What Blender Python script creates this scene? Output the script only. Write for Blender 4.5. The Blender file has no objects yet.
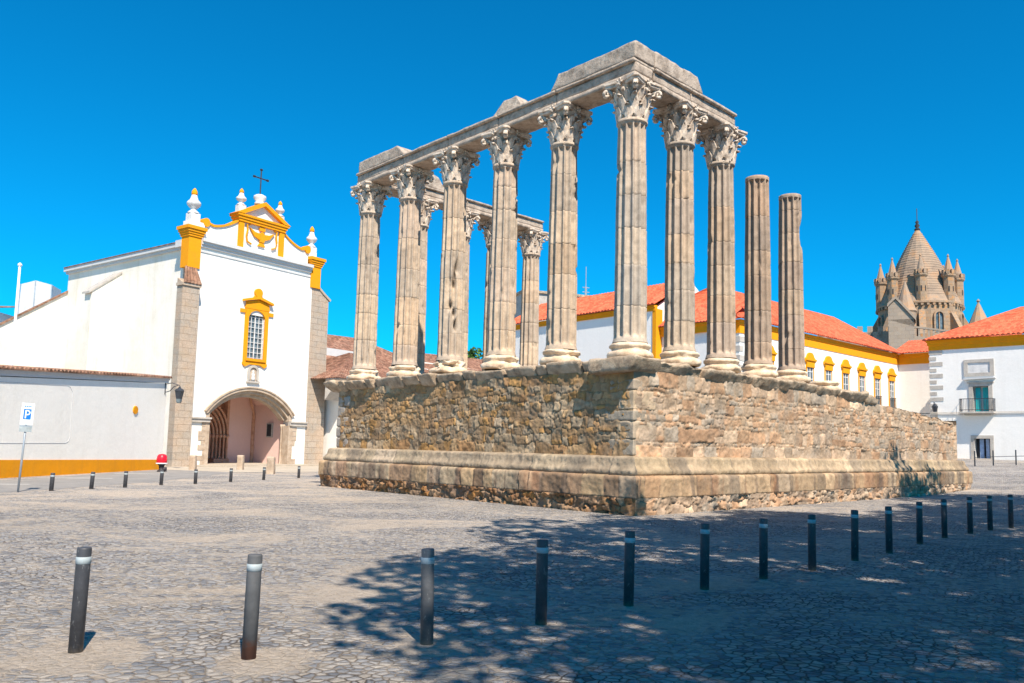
import bpy, math, random
import numpy as np
from mathutils import Matrix, Vector
from math import sin, cos, pi, radians, atan2, sqrt

# ------------------------------------------------------------------ camera
scn = bpy.context.scene
C = scn.collection
CAM_H, FPX, PITCH, ROLL = 1.5816, 800.8, 0.0947, 0.02152
cam_d = bpy.data.cameras.new('camera'); cam = bpy.data.objects.new('camera', cam_d); C.objects.link(cam)
cam_d.sensor_width = 36; cam_d.lens = FPX / 1024 * 36
cam_d.shift_x = -15.54 / 1024; cam_d.shift_y = 29.89 / 1024
cam_d.clip_start = 0.05; cam_d.clip_end = 3000
r0 = Vector((1, 0, 0)); u0 = Vector((0, -sin(PITCH), cos(PITCH))); fw = Vector((0, cos(PITCH), sin(PITCH)))
rt = cos(ROLL) * r0 + sin(ROLL) * u0; up = cos(ROLL) * u0 - sin(ROLL) * r0
cam.matrix_world = Matrix(((rt.x, up.x, -fw.x, 0), (rt.y, up.y, -fw.y, 0), (rt.z, up.z, -fw.z, CAM_H), (0, 0, 0, 1)))
scn.camera = cam
scn.render.resolution_x, scn.render.resolution_y = 1024, 683

# ------------------------------------------------------------------ light
SUN_DIR = Vector((0.36, -0.933, 0)).normalized()        # towards the sun, seen from above
SUN_EL = radians(50)
sd = bpy.data.lights.new('sun', 'SUN'); sd.energy = 5.0; sd.angle = radians(0.5); sd.color = (1.0, 0.89, 0.75)
so = bpy.data.objects.new('sun', sd); C.objects.link(so)
tos = Vector((SUN_DIR.x * cos(SUN_EL), SUN_DIR.y * cos(SUN_EL), sin(SUN_EL)))
so.rotation_euler = tos.to_track_quat('Z', 'Y').to_euler(); so.location = (8, -20, 30)
wd = bpy.data.worlds.new('World'); scn.world = wd; wd.use_nodes = True
wn = wd.node_tree; wn.nodes.clear()
sky = wn.nodes.new('ShaderNodeTexSky'); sky.sky_type = 'NISHITA'; sky.sun_disc = False
sky.sun_elevation = SUN_EL; sky.sun_rotation = atan2(SUN_DIR.x, SUN_DIR.y)
sky.altitude = 600; sky.air_density = 1.0; sky.dust_density = 0.25; sky.ozone_density = 4.0
tint = wn.nodes.new('ShaderNodeMix'); tint.data_type = 'RGBA'; tint.blend_type = 'MULTIPLY'
tint.inputs[0].default_value = 1.0
wn.links.new(sky.outputs[0], tint.inputs[6]); tint.inputs[7].default_value = (0.012, 0.795, 1.10, 1)
bg = wn.nodes.new('ShaderNodeBackground'); bg.inputs[1].default_value = 0.097
wo = wn.nodes.new('ShaderNodeOutputWorld')
wn.links.new(tint.outputs[2], bg.inputs[0]); wn.links.new(bg.outputs[0], wo.inputs[0])
scn.view_settings.view_transform = 'Standard'; scn.view_settings.look = 'None'
scn.view_settings.exposure = 0.72; scn.view_settings.gamma = 1.0
scn.view_settings.use_curve_mapping = False

# ------------------------------------------------------------------ numpy noise
def hash3(ix, iy, iz, seed):
    h = (ix.astype(np.int64) * 374761393 + iy.astype(np.int64) * 668265263 + iz.astype(np.int64) * 2147483647 + seed * 974634777) & 0xFFFFFFFF
    h = ((h ^ (h >> 13)) * 1274126177) & 0xFFFFFFFF
    h = (h ^ (h >> 16)) & 0xFFFFFFFF
    return h / 4294967295.0
def vnoise(p, seed=0):
    i = np.floor(p).astype(np.int64); f = p - i; f = f * f * (3 - 2 * f)
    r = 0
    for dx in (0, 1):
        wx = f[..., 0] if dx else 1 - f[..., 0]
        for dy in (0, 1):
            wy = f[..., 1] if dy else 1 - f[..., 1]
            for dz in (0, 1):
                wz = f[..., 2] if dz else 1 - f[..., 2]
                r = r + wx * wy * wz * hash3(i[..., 0] + dx, i[..., 1] + dy, i[..., 2] + dz, seed)
    return r * 2 - 1
def fbm(p, seed=0, oct=4):
    a, s, t = 1.0, 0, 0
    for k in range(oct):
        s = s + a * vnoise(p * (2.03 ** k), seed + k * 17); t += a; a *= 0.5
    return s / t
def sstep(a, b, x): 
    t = np.clip((x - a) / (b - a), 0, 1); return t * t * (3 - 2 * t)

# ------------------------------------------------------------------ materials
MATS = {}
class NB:
    def __init__(s, name, rough=0.8, spec=0.3):
        m = bpy.data.materials.new(name); m.use_nodes = True; s.m = m; s.t = m.node_tree; s.b = s.t.nodes['Principled BSDF']
        s.b.inputs['Roughness'].default_value = rough; s.b.inputs['Specular IOR Level'].default_value = spec; MATS[name] = m
        s.co = s.t.nodes.new('ShaderNodeTexCoord'); s.coord = s.co.outputs['Object']
    def n(s, t, **k):
        q = s.t.nodes.new(t)
        for a, b in k.items(): setattr(q, a, b)
        return q
    def l(s, a, b): s.t.links.new(a, b)
    def mapping(s, scale=(1, 1, 1), rot=(0, 0, 0), loc=(0, 0, 0)):
        q = s.n('ShaderNodeMapping'); q.inputs['Scale'].default_value = scale; q.inputs['Rotation'].default_value = rot; q.inputs['Location'].default_value = loc
        s.l(s.coord, q.inputs[0]); return q.outputs[0]
    def noise(s, scale, detail=5, rough=0.6, vec=None, dist=0):
        q = s.n('ShaderNodeTexNoise'); q.inputs['Scale'].default_value = scale; q.inputs['Detail'].default_value = detail; q.inputs['Roughness'].default_value = rough
        q.inputs['Distortion'].default_value = dist
        s.l(vec or s.coord, q.inputs['Vector']); return q.outputs[0]
    def ramp(s, fac, pts):
        q = s.n('ShaderNodeValToRGB'); e = q.color_ramp.elements
        while len(e) < len(pts): e.new(0.5)
        for i, (p, c) in enumerate(pts):
            e[i].position = p; e[i].color = (*c, 1) if not isinstance(c, (int, float)) else (c, c, c, 1)
        s.l(fac, q.inputs[0]); return q.outputs[0]
    def mix(s, a, b, fac=0.5, mode='MIX'):
        q = s.n('ShaderNodeMix', data_type='RGBA', blend_type=mode)
        for v, i in ((fac, 0), (a, 6), (b, 7)):
            if hasattr(v, 'is_linked'): s.l(v, q.inputs[i])
            elif i == 0: q.inputs[0].default_value = v
            else: q.inputs[i].default_value = (*v, 1) if not isinstance(v, (int, float)) else (v, v, v, 1)
        return q.outputs[2]
    def bump(s, h, dist=0.01, strength=1.0, chain=None):
        q = s.n('ShaderNodeBump'); q.inputs['Distance'].default_value = dist; q.inputs['Strength'].default_value = strength
        s.l(h, q.inputs['Height'])
        if chain: s.l(chain, q.inputs['Normal'])
        return q.outputs[0]
    def out(s, col, nor=None, rough=None):
        if hasattr(col, 'is_linked'): s.l(col, s.b.inputs['Base Color'])
        else: s.b.inputs['Base Color'].default_value = (*col, 1)
        if nor: s.l(nor, s.b.inputs['Normal'])
        if rough is not None: s.l(rough, s.b.inputs['Roughness'])
        return s.m

def plaster(name, c, stain, amt=0.5, scale=0.35, streak=0.0, bumpd=0.01):
    k = NB(name, 0.85, 0.2)
    big = k.noise(scale, 6, 0.65, dist=0.4)
    st = k.noise(1.2, 5, 0.7, vec=k.mapping((1.4, 1.4, 0.16)))
    f = k.ramp(big, [(0.45, 0.0), (0.75, 1.0)])
    f2 = k.ramp(st, [(0.5, 0.0), (0.8, 1.0)])
    col = k.mix(c, stain, k.mix(0.0, 1.0, k.mix(f, f2, streak), 'MIX'))
    col = k.mix(c, col, amt)
    dr = k.ramp(k.noise(5.0, 5, 0.7, vec=k.mapping((1.6, 1.6, 0.06))), [(0.60, 0.0), (0.74, 0.35)])
    col = k.mix(col, stain, dr)
    fine = k.noise(9, 4, 0.6)
    col = k.mix(col, k.ramp(fine, [(0.3, 0.90), (0.7, 1.0)]), 0.5, 'MULTIPLY')
    return k.out(col, k.bump(k.noise(2.5, 5, 0.6), bumpd * 3, 0.5, k.bump(k.noise(25, 4, 0.7), bumpd, 0.5)))
def paint(name, c, rough=0.6, var=0.12, bumpd=0.002, metal=0.0, spec=0.4):
    k = NB(name, rough, spec); k.b.inputs['Metallic'].default_value = metal
    f = k.noise(4, 5, 0.65)
    lo = tuple(x * (1 - var) for x in c); hi = tuple(min(1, x * (1 + var)) for x in c)
    return k.out(k.ramp(f, [(0.3, lo), (0.7, hi)]), k.bump(k.noise(30, 3), bumpd, 0.5))
plaster('plaster_white', (0.82, 0.80, 0.75), (0.56, 0.52, 0.44), 0.5, streak=0.6)
plaster('plaster_cream', (0.84, 0.79, 0.71), (0.60, 0.50, 0.32), 0.9, 0.22, streak=0.5)
plaster('plaster_cool', (0.84, 0.82, 0.79), (0.64, 0.61, 0.56), 0.45, streak=0.6)
plaster('plaster_pink', (0.80, 0.56, 0.50), (0.70, 0.47, 0.42), 0.5)
plaster('plaster_bright', (0.90, 0.87, 0.81), (0.72, 0.68, 0.60), 0.5, streak=0.5)
plaster('ochre_paint', (0.80, 0.315, 0.006), (0.52, 0.23, 0.03), 0.75, 1.4, streak=0.6)
plaster('cornice_paint', (0.60, 0.60, 0.60), (0.42, 0.42, 0.42), 0.6, 0.8, streak=0.5)
def worn_paint(name, c, chip, rust):
    k = NB(name, 0.5, 0.4)
    base = k.ramp(k.noise(7, 6, 0.7), [(0.3, tuple(x * 0.7 for x in c)), (0.7, tuple(x * 1.35 for x in c))])
    ch_ = k.ramp(k.noise(26, 5, 0.75, vec=k.mapping((1, 1, 0.35))), [(0.60, 0.0), (0.66, 0.9)])
    col = k.mix(base, chip, ch_)
    sp_ = k.n('ShaderNodeSeparateXYZ'); k.l(k.coord, sp_.inputs[0]); ad_ = k.n('ShaderNodeMath', operation='MULTIPLY_ADD'); k.l(k.noise(24, 6, 0.75), ad_.inputs[0]); ad_.inputs[1].default_value = 0.16; k.l(sp_.outputs[2], ad_.inputs[2])
    k.out(k.mix(col, rust, k.ramp(ad_.outputs[0], [(0.08, 0.85), (0.13, 0.0)])), k.bump(k.noise(50, 4), 0.003, 0.5))
worn_paint('bollard_paint', (0.052, 0.053, 0.060), (0.20, 0.20, 0.20), (0.20, 0.16, 0.12))
worn_paint('bollard_worn', (0.095, 0.096, 0.102), (0.24, 0.235, 0.23), (0.22, 0.17, 0.13))
paint('iron', (0.03, 0.035, 0.045), 0.5, 0.3)
paint('band_white', (0.34, 0.385, 0.40), 0.6, 0.25)
paint('sign_white', (0.75, 0.80, 0.82), 0.35, 0.05)
paint('sign_blue', (0.01, 0.16, 0.55), 0.35, 0.05)
paint('galvanised', (0.38, 0.42, 0.46), 0.45, 0.15, metal=0.4)
paint('pole_white', (0.78, 0.79, 0.80), 0.4, 0.05)
paint('red_plastic', (0.75, 0.01, 0.03), 0.35, 0.1)
paint('dark_rubber', (0.03, 0.025, 0.03), 0.6, 0.2)
paint('teal_curtain', (0.01, 0.36, 0.38), 0.7, 0.2)
paint('blue_curtain', (0.30, 0.40, 0.58), 0.7, 0.3)
paint('door_wood', (0.10, 0.055, 0.03), 0.6, 0.3)
paint('dark_inside', (0.035, 0.035, 0.04), 0.9, 0.3)
paint('scaffold_sheet', (0.52, 0.53, 0.55), 0.7, 0.12)
paint('line_paint', (0.62, 0.61, 0.57), 0.8, 0.15)
def glass():
    k = NB('window_glass', 0.08, 0.6)
    k.out(k.ramp(k.noise(1.5, 3), [(0.35, (0.05, 0.08, 0.10)), (0.65, (0.16, 0.20, 0.22))]))
glass()

def ashlar(name, c1, c2, c3, mort, bw=0.62, bh=0.36, lichen=(0.45, 0.30, 0.16), lamt=0.3):
    """granite blocks on faces whose object x (or y) runs along and z up"""
    k = NB(name, 0.85, 0.2)
    sep = k.n('ShaderNodeSeparateXYZ'); k.l(k.coord, sep.inputs[0])
    ad = k.n('ShaderNodeMath', operation='ADD'); k.l(sep.outputs[0], ad.inputs[0]); k.l(sep.outputs[1], ad.inputs[1])
    cb = k.n('ShaderNodeCombineXYZ'); k.l(ad.outputs[0], cb.inputs[0]); k.l(sep.outputs[2], cb.inputs[1])
    wob = k.n('ShaderNodeMix', data_type='RGBA', blend_type='ADD'); wob.inputs[0].default_value = 0.05
    k.l(cb.outputs[0], wob.inputs[6]); nz = k.n('ShaderNodeTexNoise'); nz.inputs['Scale'].default_value = 1.5; k.l(k.coord, nz.inputs['Vector']); k.l(nz.outputs[1], wob.inputs[7])
    br = k.n('ShaderNodeTexBrick'); k.l(wob.outputs[2], br.inputs['Vector'])
    br.inputs['Color1'].default_value = (*c1, 1); br.inputs['Color2'].default_value = (*c2, 1); br.inputs['Mortar'].default_value = (*mort, 1)
    br.inputs['Scale'].default_value = 1; br.inputs['Mortar Size'].default_value = 0.012; br.inputs['Brick Width'].default_value = bw; br.inputs['Row Height'].default_value = bh
    br.inputs['Mortar Smooth'].default_value = 0.3; br.inputs['Bias'].default_value = -0.1
    big = k.ramp(k.noise(0.8, 5, 0.6), [(0.42, 0.0), (0.62, 1.0)])
    col = k.mix(br.outputs[0], c3, k.mix(0.0, 0.6, big))
    li = k.ramp(k.noise(2.0, 6, 0.7), [(0.52, 0.0), (0.66, lamt)])
    col = k.mix(col, lichen, li)
    col = k.mix(col, k.ramp(k.noise(14, 6, 0.7), [(0.3, 0.62), (0.7, 1.1)]), 0.8, 'MULTIPLY')
    k.out(col, k.bump(br.outputs[1], -0.02, 0.8, k.bump(k.noise(12, 6, 0.7), 0.03, 0.6)))
ashlar('pier_granite', (0.47, 0.395, 0.32), (0.40, 0.345, 0.285), (0.54, 0.39, 0.275), (0.30, 0.24, 0.19), 0.78, 0.42)
ashlar('tower_stone', (0.38, 0.275, 0.195), (0.31, 0.235, 0.17), (0.43, 0.29, 0.18), (0.19, 0.14, 0.10), 0.9, 0.5, (0.58, 0.27, 0.09), 0.85)
ashlar('tower_pale_stone', (0.42, 0.34, 0.27), (0.35, 0.285, 0.23), (0.45, 0.35, 0.26), (0.22, 0.18, 0.15), 0.9, 0.5)  # paler, greyer blocks for stair turret, battlements and balustrade

def stone(name, dark, mid, light, sc=3.0, rough=0.85, attr=False, pit=0.02):
    k = NB(name, rough, 0.2)
    col = k.ramp(k.noise(sc, 7, 0.68, dist=0.3), [(0.28, dark), (0.5, mid), (0.72, light)])
    if attr:
        a = k.n('ShaderNodeAttribute'); a.attribute_name = 'Col'
        g = k.ramp(k.noise(sc, 7, 0.7, dist=0.3), [(0.25, 0.55), (0.5, 0.95), (0.75, 1.3)])
        col = k.mix(a.outputs[0], g, 0.85, 'MULTIPLY')
        # dark weather crust
        cr = k.ramp(k.noise(1.1, 6, 0.7, vec=k.mapping((1, 1, 0.7))), [(0.54, 0.0), (0.72, 0.55)])
        col = k.mix(col, dark, cr)
    fine = k.noise(38, 5, 0.75)
    col = k.mix(col, k.ramp(fine, [(0.3, 0.7), (0.7, 1.15)]), 0.55, 'MULTIPLY')
    k.out(col, k.bump(k.noise(11, 6, 0.7), pit, 0.7, k.bump(fine, pit * 0.25, 0.6)))
stone('rubble_stone', (0.16, 0.13, 0.10), (0.3, 0.25, 0.2), (0.4, 0.35, 0.3), 4.0, attr=True)
stone('column_granite', (0.20, 0.17, 0.145), (0.37, 0.31, 0.25), (0.46, 0.40, 0.34), 3.2, attr=True, pit=0.015)
stone('capital_marble', (0.30, 0.21, 0.145), (0.62, 0.515, 0.415), (0.80, 0.71, 0.60), 6.0, pit=0.03)
stone('base_marble', (0.42, 0.29, 0.19), (0.72, 0.56, 0.40), (0.84, 0.75, 0.62), 2.6, pit=0.04)
stone('lintel_granite', (0.20, 0.155, 0.12), (0.43, 0.35, 0.28), (0.57, 0.475, 0.385), 4.2, pit=0.05)
stone('lip_granite', (0.15, 0.11, 0.08), (0.45, 0.345, 0.245), (0.64, 0.52, 0.39), 2.8, pit=0.08)
stone('jamb_stone', (0.30, 0.22, 0.16), (0.46, 0.36, 0.27), (0.56, 0.47, 0.38), 2.2, pit=0.02)
stone('pinkish_stone', (0.38, 0.19, 0.12), (0.60, 0.34, 0.23), (0.70, 0.45, 0.32), 2.2, pit=0.02)
stone('frame_stone', (0.34, 0.31, 0.28), (0.47, 0.43, 0.385), (0.55, 0.51, 0.46), 2.2, pit=0.01)
stone('finial_white', (0.50, 0.50, 0.50), (0.68, 0.67, 0.66), (0.78, 0.77, 0.75), 2.0, pit=0.01)
stone('cone_stone', (0.22, 0.17, 0.135), (0.37, 0.27, 0.195), (0.50, 0.26, 0.12), 0.55, pit=0.08)

def tiles(name, a, b, c, sc=1.3, rowh=0.4):
    k = NB(name, 0.8, 0.2)
    vo = k.n('ShaderNodeTexVoronoi'); vo.inputs['Scale'].default_value = 4.0; k.l(k.coord, vo.inputs['Vector'])
    f = k.ramp(k.noise(sc, 6, 0.7), [(0.3, a), (0.5, b), (0.72, c)])
    g = k.mix(f, k.ramp(vo.outputs[1], [(0.2, 0.6), (0.8, 1.15)]), 0.9, 'MULTIPLY')
    w = k.n('ShaderNodeTexWave', bands_direction='Z'); w.inputs['Scale'].default_value = 1.1; w.inputs['Distortion'].default_value = 0.3; k.l(k.coord, w.inputs['Vector'])
    k.out(g, k.bump(w.outputs[1], 0.03, 0.6))
tiles('tile_orange', (0.52, 0.105, 0.05), (0.62, 0.13, 0.062), (0.68, 0.165, 0.085), 0.8)
tiles('tile_brown', (0.13, 0.075, 0.055), (0.27, 0.135, 0.09), (0.40, 0.26, 0.185), 2.4)
tiles('tile_old', (0.16, 0.085, 0.055), (0.29, 0.155, 0.10), (0.40, 0.26, 0.18), 2.0)

def cobbles():
    k = NB('cobbles', 0.85, 0.25)
    wv = k.n('ShaderNodeMix', data_type='RGBA', blend_type='ADD'); wv.inputs[0].default_value = 0.10
    nz = k.n('ShaderNodeTexNoise'); nz.inputs['Scale'].default_value = 1.8; nz.inputs['Detail'].default_value = 3; k.l(k.coord, nz.inputs['Vector'])
    k.l(k.mapping((11.5, 12.5, 11.0), (0, 0, 0.5)), wv.inputs[6]); k.l(nz.outputs[1], wv.inputs[7])
    wv.inputs[0].default_value = 1.2
    def vor(feat):
        v = k.n('ShaderNodeTexVoronoi', feature=feat); v.inputs['Scale'].default_value = 1.0; v.inputs['Randomness'].default_value = 0.92
        k.l(wv.outputs[2], v.inputs['Vector']); return v
    ve = vor('DISTANCE_TO_EDGE'); vc = vor('F1')
    sepc = k.n('ShaderNodeSeparateColor'); k.l(vc.outputs['Color'], sepc.inputs[0])
    st = k.ramp(sepc.outputs[0], [(0.0, (0.19, 0.195, 0.21)), (0.3, (0.33, 0.33, 0.34)), (0.55, (0.43, 0.41, 0.395)), (0.8, (0.53, 0.475, 0.415)), (1.0, (0.37, 0.32, 0.265))])
    joint = k.ramp(ve.outputs[0], [(0.02, 0.0), (0.12, 1.0)])
    sandc = k.ramp(k.noise(6, 5, 0.7), [(0.3, (0.41, 0.335, 0.26)), (0.7, (0.60, 0.50, 0.40))])
    # sand lies in broad patches; elsewhere joints are earthy
    patch0 = k.noise(0.33, 6, 0.68, vec=k.mapping((0.8, 1.25, 1), (0, 0, 0.35)), dist=0.8)
    sx = k.n('ShaderNodeSeparateXYZ'); k.l(k.coord, sx.inputs[0])      # the open left half of the square is the sandier one
    mr = k.n('ShaderNodeMapRange'); mr.inputs[1].default_value = 4.0; mr.inputs[2].default_value = -4.0; mr.inputs[3].default_value = -0.05; mr.inputs[4].default_value = 0.03; k.l(sx.outputs[0], mr.inputs[0])
    pa = k.n('ShaderNodeMath', operation='ADD'); k.l(patch0, pa.inputs[0]); k.l(mr.outputs[0], pa.inputs[1]); patch = pa.outputs[0]
    wobn = k.noise(3.0, 4, 0.6)
    for (bx_, by_, br_) in ((-3.2, 6.06, 0.48), (-1.85, 6.0, 0.45), (-0.7, 6.55, 0.30), (0.2, 7.35, 0.14), (1.1, 8.3, 0.2)):      # sand spilt round the feet of the bollards
        vd = k.n('ShaderNodeVectorMath', operation='DISTANCE'); k.l(k.coord, vd.inputs[0]); vd.inputs[1].default_value = (bx_, by_, 0)
        a1 = k.n('ShaderNodeMath', operation='MULTIPLY_ADD'); k.l(wobn, a1.inputs[0]); a1.inputs[1].default_value = 0.5; k.l(vd.outputs['Value'], a1.inputs[2])
        m1 = k.n('ShaderNodeMapRange'); k.l(a1.outputs[0], m1.inputs[0]); m1.inputs[1].default_value = br_ * 0.55 + 0.25; m1.inputs[2].default_value = br_ + 0.28; m1.inputs[3].default_value = 0.30; m1.inputs[4].default_value = 0.0
        a2 = k.n('ShaderNodeMath', operation='ADD'); k.l(patch, a2.inputs[0]); k.l(m1.outputs[0], a2.inputs[1]); patch = a2.outputs[0]
    dirt = k.ramp(patch, [(0.52, 0.0), (0.62, 0.88)])
    jc = k.mix((0.12, 0.095, 0.075), sandc, k.ramp(patch, [(0.40, 0.0), (0.54, 1.0)]))
    col = k.mix(jc, st, joint)
    sn = k.n('ShaderNodeMath', operation='MULTIPLY_ADD'); k.l(patch, sn.inputs[0]); sn.inputs[1].default_value = 0.9; k.l(k.noise(8.5, 8, 0.85), sn.inputs[2])
    spots = k.ramp(sn.outputs[0], [(0.90, 0.0), (1.0, 0.9)])
    cov = k.mix(0.0, spots, dirt)
    col = k.mix(col, sandc, cov)
    wide = k.ramp(k.noise(0.10, 4, 0.6), [(0.35, 0.98), (0.65, 1.20)])
    col = k.mix(col, wide, 0.9, 'MULTIPLY')
    col = k.mix(col, k.ramp(k.noise(30, 5, 0.75), [(0.3, 0.72), (0.7, 1.2)]), 0.7, 'MULTIPLY')
    hh = k.mix(k.ramp(ve.outputs[0], [(0.0, 0.0), (0.16, 0.75), (0.4, 1.0)]), 0.55, k.mix(0.0, 0.75, cov))
    hh2 = k.mix(hh, sepc.outputs[1], 0.30)
    k.out(col, k.bump(hh2, 0.040, 1.0, k.bump(k.noise(14, 8, 0.8), 0.05, 1.0)))
cobbles()
def lane():
    k = NB('lane_paving', 0.9, 0.2)
    col = k.ramp(k.noise(1.0, 6, 0.7), [(0.3, (0.20, 0.195, 0.19)), (0.7, (0.31, 0.29, 0.27))])
    k.out(k.mix(col, k.ramp(k.noise(14, 4), [(0.3, 0.8), (0.7, 1.15)]), 0.7, 'MULTIPLY'), k.bump(k.noise(16, 5), 0.02, 0.6))
    k = NB('pale_paving', 0.9, 0.2)
    col = k.ramp(k.noise(0.9, 6, 0.7), [(0.3, (0.36, 0.31, 0.25)), (0.7, (0.52, 0.45, 0.36))])
    k.out(k.mix(col, k.ramp(k.noise(12, 4), [(0.3, 0.8), (0.7, 1.15)]), 0.7, 'MULTIPLY'), k.bump(k.noise(16, 5), 0.02, 0.6))
lane()
def leafm(name, a, b, c):
    k = NB(name, 0.6, 0.3)
    oi = k.n('ShaderNodeNewGeometry')
    col = k.ramp(oi.outputs['Random Per Island'], [(0.0, a), (0.5, b), (1.0, c)])
    k.out(col)
leafm('leaves', (0.035, 0.075, 0.012), (0.06, 0.13, 0.02), (0.11, 0.20, 0.035))
leafm('cypress_leaves', (0.02, 0.045, 0.012), (0.03, 0.065, 0.018), (0.05, 0.09, 0.025))
paint('bark', (0.14, 0.11, 0.085), 0.9, 0.3, 0.02)

# ------------------------------------------------------------------ mesh helpers
def props(o, label=None, cat=None, group=None, kind=None):
    if label: o['label'] = label
    if cat: o['category'] = cat
    if group: o['group'] = group
    if kind: o['kind'] = kind
    return o
def thing(name, label, cat, loc=(0, 0, 0), rz=0, group=None):
    o = bpy.data.objects.new(name, None); C.objects.link(o); o.location = loc; o.rotation_euler = (0, 0, rz); o.empty_display_size = 0.3
    return props(o, label, cat, group)
def copy_tree(o, parent=None):
    c = o.copy(); C.objects.link(c); c.parent = parent
    for ch in list(o.children): copy_tree(ch, c)
    return c
class MB:
    def __init__(s): s.v = []; s.f = []; s.mi = []; s.m = Matrix(); s.cm = 0; s.sm = []; s.smooth = False; s.col = None
    def add(s, vs, fs):
        b = len(s.v)
        for p in vs:
            s.v.append(tuple(s.m @ Vector(p)))
        for f in fs: s.f.append(tuple(b + i for i in f)); s.mi.append(s.cm); s.sm.append(s.smooth)
    def box(s, x0, x1, y0, y1, z0, z1):
        s.add([(x0, y0, z0), (x1, y0, z0), (x1, y1, z0), (x0, y1, z0), (x0, y0, z1), (x1, y0, z1), (x1, y1, z1), (x0, y1, z1)],
              [(0, 3, 2, 1), (4, 5, 6, 7), (0, 1, 5, 4), (1, 2, 6, 5), (2, 3, 7, 6), (3, 0, 4, 7)])
    def prism(s, poly, y0, y1):
        """poly in (x, z), counter-clockwise seen from -y; extruded y0 (front) to y1 (back)"""
        n = len(poly)
        vs = [(x, y0, z) for x, z in poly] + [(x, y1, z) for x, z in poly]
        fs = [tuple(range(n)), tuple(range(2 * n - 1, n - 1, -1))]
        for i in range(n):
            j = (i + 1) % n; fs.append((j, i, n + i, n + j))
        s.add(vs, fs)
    def prismx(s, poly, x0, x1):
        """poly in (y, z)"""
        n = len(poly)
        vs = [(x0, y, z) for y, z in poly] + [(x1, y, z) for y, z in poly]
        fs = [tuple(range(n - 1, -1, -1)), tuple(range(n, 2 * n))]
        for i in range(n):
            j = (i + 1) % n; fs.append((i, j, n + j, n + i))
        s.add(vs, fs)
    def ring(s, outer, inner, y0, y1, closed=False):
        """band between two equal-length outlines in (x, z)"""
        n = len(outer)
        vs = [(x, y, z) for y in (y0, y1) for pl in (outer, inner) for x, z in pl]
        fs = []
        m = n if closed else n - 1
        for i in range(m):
            j = (i + 1) % n
            a, b, c, d = i, j, n + j, n + i
            A, B, Cc, D = 2 * n + i, 2 * n + j, 3 * n + j, 3 * n + i
            fs += [(a, b, c, d), (A, D, Cc, B), (a, A, B, b), (d, c, Cc, D)]
        if not closed: fs += [(0, n, 3 * n, 2 * n), (n - 1, 3 * n - 1, 4 * n - 1, 2 * n - 1)]
        s.add(vs, fs)
    def lathe(s, prof, n=16, cx=0, cy=0, a0=0.0):
        vs = []; fs = []
        for r, z in prof:
            for k in range(n):
                t = a0 + 2 * pi * k / n; vs.append((cx + r * cos(t), cy + r * sin(t), z))
        for i in range(len(prof) - 1):
            for k in range(n):
                q = (k + 1) % n; fs.append((i * n + k, i * n + q, (i + 1) * n + q, (i + 1) * n + k))
        fs.append(tuple(range(n - 1, -1, -1))); fs.append(tuple((len(prof) - 1) * n + k for k in range(n)))
        s.add(vs, fs)
    def tube(s, pts, r, n=8):
        pts = [Vector(p) for p in pts]; rs = r if isinstance(r, (list, tuple)) else [r] * len(pts)
        vs = []; fs = []
        for i, p in enumerate(pts):
            d = (pts[min(i + 1, len(pts) - 1)] - pts[max(i - 1, 0)]).normalized()
            a = Vector((0, 0, 1)) if abs(d.z) < 0.9 else Vector((1, 0, 0))
            u = d.cross(a).normalized(); w = d.cross(u)
            for k in range(n):
                t = 2 * pi * k / n; vs.append(tuple(p + (u * cos(t) + w * sin(t)) * rs[i]))
        for i in range(len(pts) - 1):
            for k in range(n):
                q = (k + 1) % n; fs.append((i * n + k, (i + 1) * n + k, (i + 1) * n + q, i * n + q))
        fs.append(tuple(range(n))); fs.append(tuple((len(pts) - 1) * n + k for k in range(n - 1, -1, -1)))
        s.add(vs, fs)
    def tilesheet(s, e0, e1, r1, r0, pitch=0.24, amp=0.045, th=0.05, rows=1):
        """ribbed roof slope: eave e0-e1, ridge r0-r1"""
        e0, e1, r0, r1 = map(Vector, (e0, e1, r0, r1))
        L = (e1 - e0).length; n = max(4, int(L / pitch) * 4)
        N = (e1 - e0).cross((r0 + r1) / 2 - (e0 + e1) / 2).normalized()
        if N.z < 0: N = -N
        vs = []; fs = []
        for j in range(rows + 1):
            v = j / rows
            for i in range(n + 1):
                u = i / n
                p = (e0.lerp(e1, u)).lerp(r0.lerp(r1, u), v) + N * (th + amp * abs(sin(pi * i / 4)))
                vs.append(tuple(p))
        for j in range(rows):
            for i in range(n):
                a = j * (n + 1) + i; fs.append((a, a + 1, a + n + 2, a + n + 1))
        b = len(vs)
        vs += [tuple(e0.lerp(e1, i / n) - N * 0.01) for i in range(n + 1)]
        for i in range(n): fs.append((b + i, b + i + 1, i + 1, i))
        c = len(vs); vs += [tuple(p - N * 0.01) for p in (e0, e1, r1, r0)]
        fs.append((c, c + 3, c + 2, c + 1))
        # side edges
        t0 = rows * (n + 1)
        fs += [(c, 0, t0, c + 3), (c + 1, c + 2, t0 + n, n)]
        s.add(vs, fs)
    def build(s, name, mats, parent=None, smooth_angle=None):
        me = bpy.data.meshes.new(name); me.from_pydata(s.v, [], s.f); me.update()
        for m in (mats if isinstance(mats, (list, tuple)) else [mats]): me.materials.append(MATS[m])
        me.polygons.foreach_set('material_index', s.mi); me.polygons.foreach_set('use_smooth', s.sm)
        o = bpy.data.objects.new(name, me); C.objects.link(o); o.parent = parent
        return o
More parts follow.
